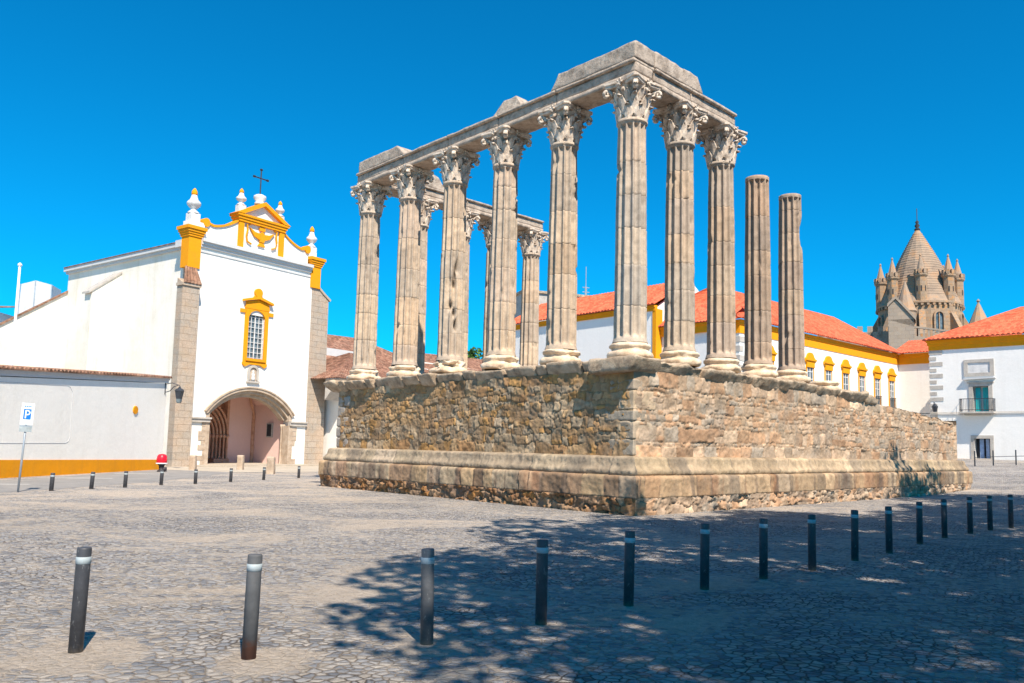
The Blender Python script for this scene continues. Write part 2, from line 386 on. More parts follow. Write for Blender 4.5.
def np_mesh(name, V, F, mat, parent=None, col=None, smooth=True):
    me = bpy.data.meshes.new(name); V = np.asarray(V, float).reshape(-1, 3); F = np.asarray(F, np.int32)
    me.vertices.add(len(V)); me.vertices.foreach_set('co', V.ravel())
    me.loops.add(F.size); me.loops.foreach_set('vertex_index', F.ravel())
    me.polygons.add(len(F)); k = F.shape[1]
    me.polygons.foreach_set('loop_start', np.arange(len(F), dtype=np.int32) * k)
    me.update(calc_edges=True); me.validate()
    me.polygons.foreach_set('use_smooth', np.full(len(me.polygons), smooth))
    if col is not None:
        ca = me.color_attributes.new('Col', 'FLOAT_COLOR', 'POINT')
        c4 = np.ones((len(V), 4)); c4[:, :3] = np.asarray(col).reshape(-1, 3); ca.data.foreach_set('color', c4.ravel())
    me.materials.append(MATS[mat]); o = bpy.data.objects.new(name, me); C.objects.link(o); o.parent = parent
    return o
def gridF(nu, nv, off=0):
    """quads of an nu x nv vertex grid, index = i*nv + j"""
    i, j = np.meshgrid(np.arange(nu - 1), np.arange(nv - 1), indexing='ij')
    a = (i * nv + j).ravel() + off
    return np.stack([a, a + nv, a + nv + 1, a + 1], 1)
def rough_box(x0, x1, y0, y1, z0, z1, res=0.1, amp=0.02, rad=0.03, seed=0, freq=2.5, taper=None):
    """closed box whose surface is rounded and worn; returns V, F"""
    lo = np.array([x0, y0, z0]); hi = np.array([x1, y1, z1])
    Vs = []; Fs = []; off = 0
    for ax in range(3):
        u, w = [(1, 2), (2, 0), (0, 1)][ax]
        nu = max(2, int((hi[u] - lo[u]) / res) + 1); nw = max(2, int((hi[w] - lo[w]) / res) + 1)
        U, Wv = np.meshgrid(np.linspace(lo[u], hi[u], nu), np.linspace(lo[w], hi[w], nw), indexing='ij')
        for side in (0, 1):
            P = np.zeros((nu, nw, 3)); P[..., u] = U; P[..., w] = Wv; P[..., ax] = hi[ax] if side else lo[ax]
            F = gridF(nu, nw, off)
            if not side: F = F[:, ::-1]
            Vs.append(P.reshape(-1, 3)); Fs.append(F); off += nu * nw
    V = np.concatenate(Vs); F = np.concatenate(Fs)
    key = np.round(V, 5); uq, idx, inv = np.unique(key, axis=0, return_index=True, return_inverse=True)
    V = V[idx]; F = inv.reshape(-1)[F]
    c = np.clip(V, lo + rad, hi - rad); d = V - c; n = np.linalg.norm(d, axis=1, keepdims=True) + 1e-9
    V = c + d / n * np.minimum(n, rad)
    nrm = d / n
    V = V + nrm * (fbm(V * freq, seed, 4)[:, None] * amp * 1.6 - amp * 0.4)
    if taper is not None: V = taper(V)
    return V, F
def merge(parts):
    Vs = []; Fs = []; o = 0
    for V, F in parts: Vs.append(V); Fs.append(F + o); o += len(V)
    return np.concatenate(Vs), np.concatenate(Fs)

# ------------------------------------------------------------------ ground
def gz(x, y):
    q = 0.48 * x + 0.877 * y
    t = min(1, max(0, (q - 34) / 36)); t = t * t * (3 - 2 * t)
    s = min(1, max(0, (x - 1) / 17)); s = s * s * (3 - 2 * s)
    return 1.42 * t * s
def ground():
    xs = np.unique(np.concatenate([np.linspace(-600, -60, 8), np.linspace(-60, 110, 86), np.linspace(110, 700, 8)]))
    ys = np.unique(np.concatenate([np.linspace(-200, -20, 5), np.linspace(-20, 160, 91), np.linspace(160, 1400, 8)]))
    X, Y = np.meshgrid(xs, ys, indexing='ij')
    q = 0.48 * X + 0.877 * Y
    Z = 1.42 * sstep(34, 70, q) * sstep(1, 18, X)
    near = (np.abs(X) < 40) & (Y < 45) & (Y > -10)
    o = np_mesh('square_ground', np.stack([X, Y, Z], -1), gridF(len(xs), len(ys)), 'cobbles')
    return props(o, kind='structure')
ground()

# ------------------------------------------------------------------ temple
CX, CY = 2.673, 20.839
dE = Vector((0.71794, 0.69610, 0)); dF = Vector((-0.69610, 0.71794, 0)); E0 = 1.074
K = Vector((CX, CY, 0)) - E0 * dE - E0 * dF
TR = atan2(dE.y, dE.x); ZP = 3.942
def TL(x, y, z=0): return K + dE * x + dF * y + Vector((0, 0, z))

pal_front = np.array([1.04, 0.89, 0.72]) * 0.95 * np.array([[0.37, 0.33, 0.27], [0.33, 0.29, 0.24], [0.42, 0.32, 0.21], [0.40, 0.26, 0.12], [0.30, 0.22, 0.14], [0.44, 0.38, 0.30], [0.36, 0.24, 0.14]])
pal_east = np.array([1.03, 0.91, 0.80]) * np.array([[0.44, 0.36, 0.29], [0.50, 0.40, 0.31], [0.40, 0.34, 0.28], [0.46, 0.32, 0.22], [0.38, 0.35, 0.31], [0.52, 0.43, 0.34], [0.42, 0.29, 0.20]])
def masonry(X, Z, spec, rng, pal, tint, seed, jointc, depth=0.05, warp=0.05, jw=0.035, smr=0.75):
    """spec: list of (row_height, mean_width); returns displacement and colour for points (X, Z)"""
    P = np.stack([X, Z, np.zeros_like(X)], -1)
    wx = X + warp * 1.3 * fbm(P * 1.7, seed, 3) + warp * 0.8 * fbm(P * 5, seed + 3, 3)
    wz = Z + warp * 1.3 * fbm(P * 1.1, seed + 9, 3) + warp * 0.8 * fbm(P * 4.5, seed + 13, 3)
    zb = [float(Z.min()) - 0.3]; rows = []
    for h, w in spec: zb.append(zb[-1] + h if len(zb) > 1 else float(Z.min()) - 0.02 + h); rows.append(w)
    zb = np.array(zb); zb[-1] += 1.0
    ri = np.clip(np.searchsorted(zb, wz) - 1, 0, len(rows) - 1)
    disp = np.zeros_like(X); col = np.zeros(X.shape + (3,))
    xmin, xmax = X.min() - 1, X.max() + 1
    for r, w in enumerate(rows):
        m = ri == r
        if not m.any(): continue
        n = int((xmax - xmin) / w) + 4
        ws = w * np.exp(rng.normal(0, 0.38, n)); jb = xmin + np.cumsum(ws) - rng.random() * w
        tilt = rng.normal(0, 0.14 if warp > 0.03 else 0.03, n + 1)
        xx = wx[m]; zz = wz[m]
        zc = (zb[r] + zb[r + 1]) / 2 if r < len(rows) - 1 else zb[r] + 0.2
        si = np.clip(np.searchsorted(jb, xx), 1, n - 1)
        xl = jb[si - 1]; xr = jb[si]
        ex = np.minimum(xx - xl - tilt[si - 1] * (zz - zc), xr + tilt[si] * (zz - zc) - xx)
        z0 = zb[r]; z1 = zb[r + 1]
        # some stones are split into two thin ones
        split = (rng.random(n + 1) < 0.3)[si] & ((z1 - z0) > 0.22) & ((z1 - z0) < 0.6)
        mid = z0 + (z1 - z0) * (0.35 + 0.3 * rng.random(n + 1))[si]
        top = split & (zz > mid); bot = split & (zz <= mid)
        za = np.where(top, mid, z0); zt = np.where(bot, mid, z1)
        ez = np.minimum(zz - za, zt - zz)
        e = np.minimum(ex, ez)
        k = 4.0; e = np.maximum(-np.log(np.exp(-k * np.clip(ex, -1, 1) / jw) + np.exp(-k * np.clip(ez, -1, 1) / jw)) * jw / k, -0.05)
        prof = sstep(-0.05 * jw, 0.75 * jw, e)
        fa = rng.normal(0, 0.10, 2 * n + 4); fb = rng.normal(0, 0.10, 2 * n + 4); xm = (xl + xr) / 2; zm = (za + zt) / 2
        idc = si * 2 + top
        ho = rng.normal(0, 0.35, 2 * n + 4)[idc]; pc = rng.integers(0, len(pal), 2 * n + 4)[idc]; br = (1 + rng.normal(0, 0.13, 2 * n + 4))[idc]
        smear = sstep(0.0, 0.45, fbm(P[m] * 3.1, seed + 200, 4)) * smr
        vis = prof * (1 - smear)
        fac = np.clip(fa[idc] * (xx - xm) + fb[idc] * (zz - zm), -0.03, 0.03) * (depth / 0.05)
        disp[m] = np.where(vis > 0, vis, 0) * (depth * (1 + ho * 0.8)) + smear * depth * 0.55 + fac * vis
        c = pal[pc] * br[:, None] * (0.88 + 0.30 * fbm(P[m] * 5.0 + 9, seed + 210, 3)[:, None] + 0.12)
        col[m] = c * vis[:, None] + np.array(jointc) * (1 - vis[:, None]) * (1 + 0.3 * smear[:, None])
    if tint is not None: col = tint(P, col)
    return disp, col
def face(name, L, prof, specs, rng_seed, pal, parent, side, res=0.035, depthz=None, top=None, tint=None, jointc=(0.30, 0.235, 0.17), depth=0.05, warp=0.05, jw=0.03, wear=0.03, x_in=0.0, edge=0.25, smr=0.75):
    """a masonry skin. prof: [(z, inset)] profile; the skin runs x 0..L at inset 0 and shrinks with the inset at both ends"""
    rng = np.random.default_rng(rng_seed)
    z0, z1 = prof[0][0], prof[-1][0]
    nz_ = int((z1 - z0) / res) + 2; nx = int(L / res) + 2
    s = np.linspace(0, 1, nx); z = np.linspace(z0, z1, nz_)
    ins = np.interp(z, [p[0] for p in prof], [p[1] for p in prof])
    S, Z = np.meshgrid(s, z, indexing='ij'); I = np.broadcast_to(ins, Z.shape)
    X = I + S * (L - 2 * I)
    D, Cc = masonry(X, Z, specs, rng, pal, tint, rng_seed, jointc, depth, warp, jw, smr)
    P = np.stack([X, Z, np.full_like(X, rng_seed * 3.7)], -1)
    D = D + wear * fbm(P * 2.2, rng_seed + 50, 5) + 0.5 * wear * fbm(P * 13, rng_seed + 60, 3)
    ed = np.minimum(S, 1 - S) * L
    D = D * sstep(0.0, edge, ed)
    if top is not None:
        tz = top(X); Z = np.where(Z > tz, tz, Z)
    Y = I - D
    V = np.stack([X, Y, Z], -1)
    if side == 'front':     # x=0 plane of the temple frame, looking along +x: local run is y
        V = np.stack([V[..., 1], V[..., 0], V[..., 2]], -1)
        F = gridF(nx, nz_)[:, ::-1]
    elif side == 'back':
        V = np.stack([24.3 - V[..., 1], V[..., 0], V[..., 2]], -1); F = gridF(nx, nz_)
    elif side == 'west':
        V = np.stack([V[..., 0], 14.85 - V[..., 1], V[..., 2]], -1); F = gridF(nx, nz_)[:, ::-1]
    else: F = gridF(nx, nz_)
    V = V.reshape(-1, 3)
    return V, F, Cc.reshape(-1, 3)

LE, LF = 24.3, 14.85
pod = thing('temple_podium', 'long high podium of rough brown and grey rubble masonry that carries the ruined temple columns', 'podium', K, TR)
def mm(name, faces, mat='rubble_stone'):
    Vs = []; Fs = []; Cs = []; o = 0
    for V, F, c in faces: Vs.append(V); Fs.append(F + o); Cs.append(c); o += len(V)
    return np_mesh(name, np.concatenate(Vs), np.concatenate(Fs), mat, pod, np.concatenate(Cs))
def tint_front(P, col):
    o = sstep(0.05, 0.4, fbm(P * 0.55 + 3, 71, 4))[..., None]
    return col * (1 - 0.45 * o) + np.array([0.42, 0.25, 0.11]) * 0.45 * o
def tint_east(P, col):
    o = sstep(0.0, 0.4, fbm(P * 0.5 + 8, 75, 4))[..., None]
    col = col * (1 - 0.25 * o) + np.array([0.50, 0.35, 0.22]) * 0.25 * o
    g = sstep(0.12, 0.4, fbm(P * np.array([1.6, 0.8, 1]) + 18, 79, 4))[..., None]
    return col * (1 - 0.4 * g) + np.array([0.24, 0.215, 0.185]) * 0.4 * g
def tint_plinth(P, col):
    o = sstep(0.15, 0.45, fbm(P * np.array([2.4, 0.3, 1]) + 5, 91, 4))[..., None]
    o2 = sstep(0.05, 0.4, fbm(P * np.array([3.4, 0.3, 1]) + 25, 95, 4))[..., None]
    col = col * (1 - 0.6 * o) + np.array([0.27, 0.13, 0.07]) * 0.6 * o
    return col * (1 - 0.65 * o2) + np.array([0.13, 0.10, 0.08]) * 0.65 * o2
def tint_mould(P, col):
    o2 = sstep(0.0, 0.4, fbm(P * np.array([2.6, 0.6, 1]) + 45, 98, 4))[..., None]
    return col * (1 - 0.6 * o2) + np.array([0.17, 0.14, 0.11]) * 0.6 * o2
# footing: loose rubble, deeper eroded to the left of the front
foot_prof = [(-0.35, 0.10), (0.0, 0.08), (0.30, 0.05), (0.42, 0.02)]
fs_foot = [(0.36, 0.3), (0.22, 0.30), (0.20, 0.26), (0.2, 0.3)]
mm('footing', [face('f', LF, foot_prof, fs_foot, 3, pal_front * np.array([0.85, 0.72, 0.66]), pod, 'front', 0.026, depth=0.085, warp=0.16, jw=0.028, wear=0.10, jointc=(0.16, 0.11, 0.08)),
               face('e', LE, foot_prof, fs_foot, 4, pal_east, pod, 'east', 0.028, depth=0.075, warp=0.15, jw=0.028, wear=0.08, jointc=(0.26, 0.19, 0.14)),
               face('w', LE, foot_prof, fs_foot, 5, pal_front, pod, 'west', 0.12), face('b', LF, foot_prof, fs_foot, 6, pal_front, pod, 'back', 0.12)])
pl_prof = [(0.385, 0.06), (0.40, 0.0), (0.86, 0.0), (0.91, 0.012), (0.945, 0.045), (0.965, 0.2)]
pal_pl = np.array([1.0, 0.91, 0.80]) * np.array([[0.40, 0.32, 0.24], [0.46, 0.34, 0.23], [0.35, 0.29, 0.23], [0.48, 0.37, 0.26], [0.38, 0.26, 0.17]])
pal_plf = np.array([1.12, 0.98, 0.82]) * np.array([[0.38, 0.33, 0.26], [0.34, 0.29, 0.24], [0.40, 0.31, 0.21], [0.30, 0.22, 0.16]])
one = [(0.60, 0.62)]
mm('plinth', [face('f', LF, pl_prof, [(0.60, 0.46)], 13, pal_plf, pod, 'front', 0.035, depth=0.02, warp=0.02, jw=0.018, wear=0.045, tint=tint_plinth, smr=0.15, jointc=(0.15, 0.11, 0.08), edge=0.1),
              face('e', LE, pl_prof, [(0.60, 0.62)], 14, pal_pl, pod, 'east', 0.035, depth=0.02, warp=0.02, jw=0.018, wear=0.05, tint=tint_plinth, smr=0.15, jointc=(0.17, 0.12, 0.09), edge=0.1),
              face('w', LE, pl_prof, one, 15, pal_pl, pod, 'west', 0.15), face('b', LF, pl_prof, one, 16, pal_pl, pod, 'back', 0.15)])
mo_prof = [(0.955, 0.14), (0.962, 0.115), (1.03, 0.10), (1.09, 0.115), (1.12, 0.16), (1.20, 0.205), (1.30, 0.225), (1.375, 0.24), (1.41, 0.30), (1.43, 0.48)]
pal_mo = np.array([0.98, 0.90, 0.80]) * np.array([[0.43, 0.36, 0.28], [0.40, 0.34, 0.26], [0.46, 0.39, 0.31], [0.38, 0.32, 0.25]])
mm('moulding', [face('f', LF, mo_prof, [(0.6, 1.1)], 23, pal_mo, pod, 'front', 0.03, depth=0.015, warp=0.015, jw=0.014, wear=0.05, tint=tint_mould, smr=0.15, jointc=(0.18, 0.15, 0.12), edge=0.1),
                face('e', LE, mo_prof, [(0.6, 1.2)], 24, pal_mo * np.array([1.02, 0.98, 0.92]), pod, 'east', 0.03, depth=0.015, warp=0.015, jw=0.014, wear=0.055, tint=tint_mould, smr=0.15, jointc=(0.18, 0.15, 0.12), edge=0.1),
                face('w', LE, mo_prof, [(0.6, 1.1)], 25, pal_mo, pod, 'west', 0.12), face('b', LF, mo_prof, [(0.6, 1.1)], 26, pal_mo, pod, 'back', 0.12)])
wl_prof = [(1.41, 0.46), (3.60, 0.46)]
sp_f = [(0.34, 0.55), (0.24, 0.26), (0.19, 0.20), (0.27, 0.25), (0.18, 0.21), (0.25, 0.24), (0.21, 0.26), (0.24, 0.3), (0.22, 0.3)]
sp_e = [(0.34, 0.6), (0.10, 0.17), (0.38, 0.62), (0.12, 0.16), (0.18, 0.26), (0.12, 0.15), (0.30, 0.5), (0.13, 0.18), (0.13, 0.16), (0.34, 0.4)]
def east_top(X):
    P = np.stack([X * 1.2, np.zeros_like(X), np.zeros_like(X)], -1)
    return np.where(X > 14.6, 3.50 - 0.04 * (X - 14.6) + 0.05 * vnoise(P * 2, 7) - 0.16 * sstep(21.6, 22.2, X), 3.6)
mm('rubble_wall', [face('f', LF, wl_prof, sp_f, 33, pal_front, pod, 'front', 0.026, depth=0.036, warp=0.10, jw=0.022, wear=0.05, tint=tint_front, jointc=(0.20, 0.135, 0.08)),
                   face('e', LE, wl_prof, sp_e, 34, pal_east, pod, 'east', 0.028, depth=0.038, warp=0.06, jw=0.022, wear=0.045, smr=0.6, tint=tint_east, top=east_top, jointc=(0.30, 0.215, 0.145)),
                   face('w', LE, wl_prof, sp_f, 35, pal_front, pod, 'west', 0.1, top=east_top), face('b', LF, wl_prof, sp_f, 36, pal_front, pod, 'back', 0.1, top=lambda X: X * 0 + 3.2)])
# core fill and the rough top
m = MB(); m.box(0.7, LE - 0.7, 0.7, LF - 0.7, -0.3, 3.15); m.box(0.55, 14.6, 0.55, LF - 0.55, 3.1, 3.80); m.build('core_fill', 'lip_granite', pod)
V, F = rough_box(0.75, 14.5, 0.75, LF - 0.75, 3.7, ZP - 0.005, 0.16, 0.02, 0.04, 8); np_mesh('floor_slab', V, F, 'lip_granite', pod)
rs = random.Random(5)
blocks = []
x = 14.7
while x < 23.6:
    w = rs.uniform(0.5, 1.0); w = min(w, 23.85 - x)
    zt = 3.46 - 0.04 * (x - 14.6) + rs.uniform(-0.06, 0.06) - (0.2 if x > 21.8 else 0)
    blocks.append(rough_box(x, x + w - 0.03, 0.5, 1.2, zt - 0.3, zt + 0.03, 0.06, 0.03, 0.08, rs.randrange(999), 3)); x += w
y = 0.55
while y < LF - 0.6:
    w = rs.uniform(0.6, 1.0); blocks.append(rough_box(23.1, 23.84, y, y + w - 0.03, 2.8, 3.12 + rs.uniform(-0.1, 0.05), 0.1, 0.03, 0.08, rs.randrange(999), 3)); y += w
V, F = merge(blocks); np_mesh('ragged_top_course', V, F, 'lip_granite', pod)
# corner quoins, big pale blocks wrapping the near corner
zq = 1.43
for i, (h, a, b) in enumerate([(0.42, 0.95, 0.40), (0.45, 0.55, 0.85), (0.28, 0.95, 0.5), (0.50, 0.50, 0.95), (0.28, 0.8, 0.6)]):
    V, F = rough_box(0.425, 0.425 + b, 0.425, 0.425 + a, zq + 0.004, zq + h - 0.006, 0.03, 0.03, 0.03, 40 + i, 3.0)
    cc = np.array([[0.36, 0.30, 0.23], [0.46, 0.36, 0.26], [0.33, 0.28, 0.22], [0.50, 0.38, 0.26], [0.36, 0.29, 0.22]][i])
    np_mesh('quoin_block', V, F, 'rubble_stone', pod, np.tile(cc, (len(V), 1))); zq += h
zq = 1.43
for i in range(5):
    h = 0.38
    V, F = rough_box(0.42, 1.0, LF - 0.42 - (0.55 if i % 2 else 0.85), LF - 0.42, zq + 0.01, zq + h - 0.01, 0.05, 0.025, 0.04, 60 + i, 2.2)
    np_mesh('quoin_block', V, F, 'rubble_stone', pod, np.tile(np.array([0.38, 0.33, 0.28]), (len(V), 1))); zq += h
# overhanging lip stones
def lip(x0, x1, y0, y1, z0, z1, seed, rad=0.13, amp=0.11, under=0.0, uax=1):
    def tp(V):
        t = np.clip((z1 - V[:, 2]) / (z1 - z0), 0, 1) ** 1.3
        V = V.copy(); c = y1 if uax == 1 else x1
        ax = 1 if uax == 1 else 0
        V[:, ax] = V[:, ax] + (c - V[:, ax]) * t * under
        return V
    V, F = rough_box(x0, x1, y0, y1, z0, z1, 0.05, amp, rad, seed, 1.6, tp)
    np_mesh('lip_stone', V, F, 'lip_granite', pod)
x = 1.15; i = 0
for w, z0, z1, yo in [(2.3, 3.50, 3.92, 0.16), (2.6, 3.48, 3.90, 0.18), (2.2, 3.44, 3.90, 0.14), (1.9, 3.48, 3.92, 0.20), (1.6, 3.46, 3.86, 0.20), (2.1, 3.42, 3.84, 0.14)]:
    lip(x, x + w - 0.02, yo, 1.05, z0, z1, 100 + i, under=0.35); x += w; i += 1
lip(13.9, 15.2, 0.25, 1.1, 3.40, 3.78, 130, under=0.1)
lip(0.06, 1.25, 0.06, 1.7, 3.50, 3.92, 90, 0.10, 0.05, 0.15)      # the corner slab
y = 1.66
rs = random.Random(9)
while y < 13.7:
    w = rs.choice([0.45, 0.6, 0.8, 0.5, 0.7, 1.3])
    if y > 8.5 and y < 11.5: w = max(w, 0.9)
    yo = 0.30 if y < 7.2 else (0.10 if y < 10.4 else 0.34 if y < 11.9 else 0.1)
    lip(yo + rs.uniform(-0.04, 0.04), 1.05, y, min(y + w, 14.3) - 0.015, 3.50 + rs.uniform(-0.04, 0.03), 3.90 + rs.uniform(-0.04, 0.03), 200 + int(y * 10), 0.09, 0.05, 0.3, uax=0); y += w
lip(-0.02, 1.1, max(y, 13.2), 14.95, 3.50, 3.90, 301, 0.14, 0.08, 0.4, uax=0)
y = 1.5
for k in range(6): lip(1.1 + k * 2.2, 3.26 + k * 2.2, LF - 1.05, LF - 0.1, 3.42, 3.9, 400 + k, under=0.0)

# ---- columns
R0c, R1c = 0.435, 0.372
ZB, ZS = 0.42, 6.40          # base top, shaft top (over the podium)
def shaft(parent, seed, z0, z1, tone=(1, 1, 1), notch=()):
    rng = np.random.default_rng(seed)
    per = 14; nf = 12; nt = nf * per; ph = (np.arange(nt) / per) % 1.0; th = np.arange(nt) / nt * 2 * pi + pi / nf
    # flute: flat fillet for 22 % then a round channel
    u = np.clip((ph - 0.09) / 0.82, 0, 1); ch = np.sqrt(np.maximum(0, 1 - (2 * u - 1) ** 2))
    zs = list(np.linspace(z0 + 0.08, z1, 130 if notch else 66)); joints = []
    zz = z0
    while zz < z1 - 1.0:
        zz += rng.uniform(0.7, 1.15)
        if zz < z1 - 0.5: joints.append(zz)
    for j in joints: zs += [j - 0.014, j - 0.005, j + 0.005, j + 0.014]
    zs += [z0, z0 + 0.05, z1 - 0.06, z1 - 0.066, z1 - 0.084, z1 - 0.09, z1 - 0.115, z1 - 0.13, z1 - 0.145, z1 - 0.16, z1 - 0.175, z1 - 0.20, z0 + 0.12, z0 + 0.16, z0 + 0.20]
    zs = np.array(sorted(zs)); 
    tt = (zs - z0) / (z1 - z0)
    Rz = R0c + (R1c - R0c) * (0.35 * tt + 0.65 * tt ** 2) 
    Rz = Rz + 0.035 * np.exp(-((zs - z0) / 0.07) ** 2) + (0.045 * (sstep(z1 - 0.085, z1 - 0.065, zs)) if abs(z1 - ZS) < 0.01 else 0)
    fl = sstep(z0 + 0.10, z0 + 0.20, zs) * (1 - sstep(z1 - 0.17, z1 - 0.12, zs))
    Zg, Tg = np.meshgrid(zs, th, indexing='ij')
    depth = 0.10 * fl[:, None] * ch[None, :]
    P = np.stack([np.cos(Tg) * 0.43, np.sin(Tg) * 0.43, Zg], -1)
    ridge = (1 - ch[None, :])
    wear = fbm(P * np.array([2.2, 2.2, 1.3]) + seed * 1.3, seed, 4)
    chips = sstep(0.34, 0.55, fbm(P * np.array([5, 5, 3.2]) + seed * 3.3, seed + 5, 3)) * 0.045 * (0.3 + ridge)
    Rg = Rz[:, None] - depth * (1 - 0.22 * sstep(0.1, 0.5, wear)) + 0.010 * wear - chips + 0.004 * fbm(P * 20, seed + 8, 2)
    jm = np.zeros(len(zs))
    for j in joints: jm = np.maximum(jm, np.exp(-((zs - j) / 0.008) ** 2))
    Rg = Rg - 0.012 * jm[:, None]
    di = np.searchsorted(np.array(joints), zs)
    off = rng.normal(0, 0.003, (len(joints) + 2, 2))
    gx = off[di, 0][:, None]; gy = off[di, 1][:, None]
    hole = np.zeros_like(Zg)
    for (ta, tz, dr, sz, st) in notch:
        hole = np.maximum(hole, (dr < 0.26) * np.exp(-((np.angle(np.exp(1j * (Tg - ta))) * 0.43) / st) ** 2 - ((Zg - tz) / sz) ** 2))
        da = np.angle(np.exp(1j * (Tg - ta))) * 0.43
        Rg = Rg - dr * np.exp(-(da / st) ** 2 - ((Zg - tz) / sz) ** 2)
    V = np.stack([np.cos(Tg) * Rg + gx, np.sin(Tg) * Rg + gy, Zg], -1)
    tones = np.array([[0.46, 0.375, 0.295], [0.50, 0.39, 0.29], [0.43, 0.365, 0.30], [0.47, 0.385, 0.315], [0.51, 0.415, 0.32], [0.42, 0.35, 0.285]])
    dc = tones[rng.integers(0, len(tones), len(joints) + 2)] * (1 + rng.normal(0, 0.05, (len(joints) + 2, 1)))
    col = dc[di][:, None, :] * np.ones((1, nt, 1)) * np.array(tone)
    col = col * (1 - 0.45 * jm[:, None, None])
    st = sstep(0.1, 0.5, fbm(P * np.array([4, 4, 0.7]) + seed, seed + 33, 4))[..., None]
    col = col * (1 - 0.35 * st) + np.array([0.20, 0.17, 0.15]) * 0.35 * st
    col = col * (1 - 0.35 * (chips / 0.05).clip(0, 1)[..., None])
    col = col * (1 - 0.6 * sstep(0.25, 0.8, hole)[..., None])  # shade inside the gouged holes is painted into the colour
    nz_ = len(zs)
    i, j = np.meshgrid(np.arange(nz_ - 1), np.arange(nt), indexing='ij'); a = (i * nt + j).ravel(); b = (i * nt + (j + 1) % nt).ravel()
    F = np.stack([a, b, b + nt, a + nt], 1)
    V = V.reshape(-1, 3); col = col.reshape(-1, 3)
    # top cap: a shallow rough disc
    n0 = len(V); ringi = np.arange(nt) + (nz_ - 1) * nt
    inner = V[ringi] * np.array([0.5, 0.5, 1]) + np.array([0, 0, 0.03]); V = np.concatenate([V, inner, [[0, 0, z1 + 0.03]]]); col = np.concatenate([col, col[ringi], col[:1]])
    k = np.arange(nt); k2 = (k + 1) % nt
    F = np.concatenate([F, np.stack([ringi[k], ringi[k2], n0 + k2, n0 + k], 1), np.stack([n0 + k, n0 + k2, np.full(nt, n0 + nt), np.full(nt, n0 + nt)], 1)[:, [0, 1, 2, 2]]])
    F2 = F[-nt:]; F = F[:-nt]
    o = np_mesh('shaft', V, F, 'column_granite', parent, col)
    return o
def col_base(parent, seed, h=ZB, damage=0.03):
    prof = [(0.50, 0.0), (0.575, 0.015), (0.605, 0.06), (0.61, 0.11), (0.59, 0.165), (0.55, 0.19), (0.515, 0.20), (0.495, 0.225), (0.495, 0.26), (0.52, 0.285), (0.545, 0.31), (0.55, 0.34), (0.535, 0.375), (0.50, 0.395), (0.475, 0.41), (0.44, 0.43)]
    n = 72; P = []
    for r, z in prof:
        for k in range(n):
            t = 2 * pi * k / n; P.append((r * cos(t), r * sin(t), z * h / 0.42 - 0.02))
    P = np.array(P); nr = P / (np.linalg.norm(P[:, :2], axis=1, keepdims=True)); nr[:, 2] = 0
    d = damage * 2.2 * fbm(P * 3.2 + seed * 2.1, seed, 4) - damage * 2.6 * sstep(0.1, 0.5, fbm(P * np.array([2.2, 2.2, 4]) + seed, seed + 4, 3))
    V = P + nr * d[:, None]
    i, j = np.meshgrid(np.arange(len(prof) - 1), np.arange(n), indexing='ij'); a = (i * n + j).ravel(); b = (i * n + (j + 1) % n).ravel()
    F = np.stack([a, b, b + n, a + n], 1)
    V = np.concatenate([V, [[0, 0, prof[-1][1] * h / 0.42 - 0.02]]]); q = len(V) - 1; base = (len(prof) - 1) * n
    me = np.stack([base + np.arange(n), base + (np.arange(n) + 1) % n], 1)
    # cap with quads from ring to a shrunken ring
    inner = V[base:base + n] * np.array([0.3, 0.3, 1]); V = np.concatenate([V[:-1], inner]); ib = len(V) - n
    F = np.concatenate([F, np.stack([me[:, 0], me[:, 1], ib + (np.arange(n) + 1) % n, ib + np.arange(n)], 1)])
    return np_mesh('base', V, F, 'base_marble', parent)

def leaf(m, ang, zb, h, w, rb, rt, curl, thick=0.035, lobes=True):
    """an acanthus leaf hugging the bell and curling out at the tip"""
    nu, nv = 9, 9; V = []; 
    for sgn in (0, 1):
        for j in range(nv):
            t = j / (nv - 1)
            if t < 0.72:
                q = t / 0.72; r = rb + (rt - rb) * q ** 1.4; z = zb + h * q * 0.95
            else:
                q = (t - 0.72) / 0.28; a = q * 2.5; r = rt + curl * (1 - cos(a)) * 0.75; z = zb + h * 0.95 + curl * 0.75 * sin(a)
            wd_ = w * (0.72 + 0.55 * sin(pi * min(1, t * 1.05)) ** 0.8) * (1 - 0.55 * max(0, t - 0.6) / 0.4)
            wd_ *= 1 + (0.16 * cos(j * 2.9) if lobes else 0)
            for i in range(nu):
                s = i / (nu - 1) * 2 - 1
                rr = r + (0.030 * (1 - s * s)) * (1 if t < 0.8 else 0.4) + 0.016 * cos(s * pi * 3) - (thick if sgn else 0) - 0.02 * abs(s) ** 3
                zz = z - (0.10 * h * abs(s) ** 2 if t > 0.3 else 0)
                a2 = ang + s * wd_ / max(r, 0.3) / 2
                V.append((rr * cos(a2), rr * sin(a2), zz))
    fs = []
    N = nu * nv
    for j in range(nv - 1):
        for i in range(nu - 1):
            a = j * nu + i; fs.append((a, a + 1, a + nu + 1, a + nu)); fs.append((N + a, N + a + nu, N + a + nu + 1, N + a + 1))
    for j in range(nv - 1):
        a = j * nu; fs.append((a, a + nu, N + a + nu, N + a)); b = a + nu - 1; fs.append((b, N + b, N + b + nu, b + nu))
    for i in range(nu - 1):
        a = (nv - 1) * nu + i; fs.append((a, a + 1, N + a + 1, N + a))
    m.add(V, fs)
def wob(m, seed, amp=0.012, freq=7):
    V = np.array(m.v); 
    V = V + np.stack([fbm(V * freq + 11 * k, seed + k, 3) for k in range(3)], -1) * amp
    m.v = [tuple(p) for p in V]
CAPH = 1.04
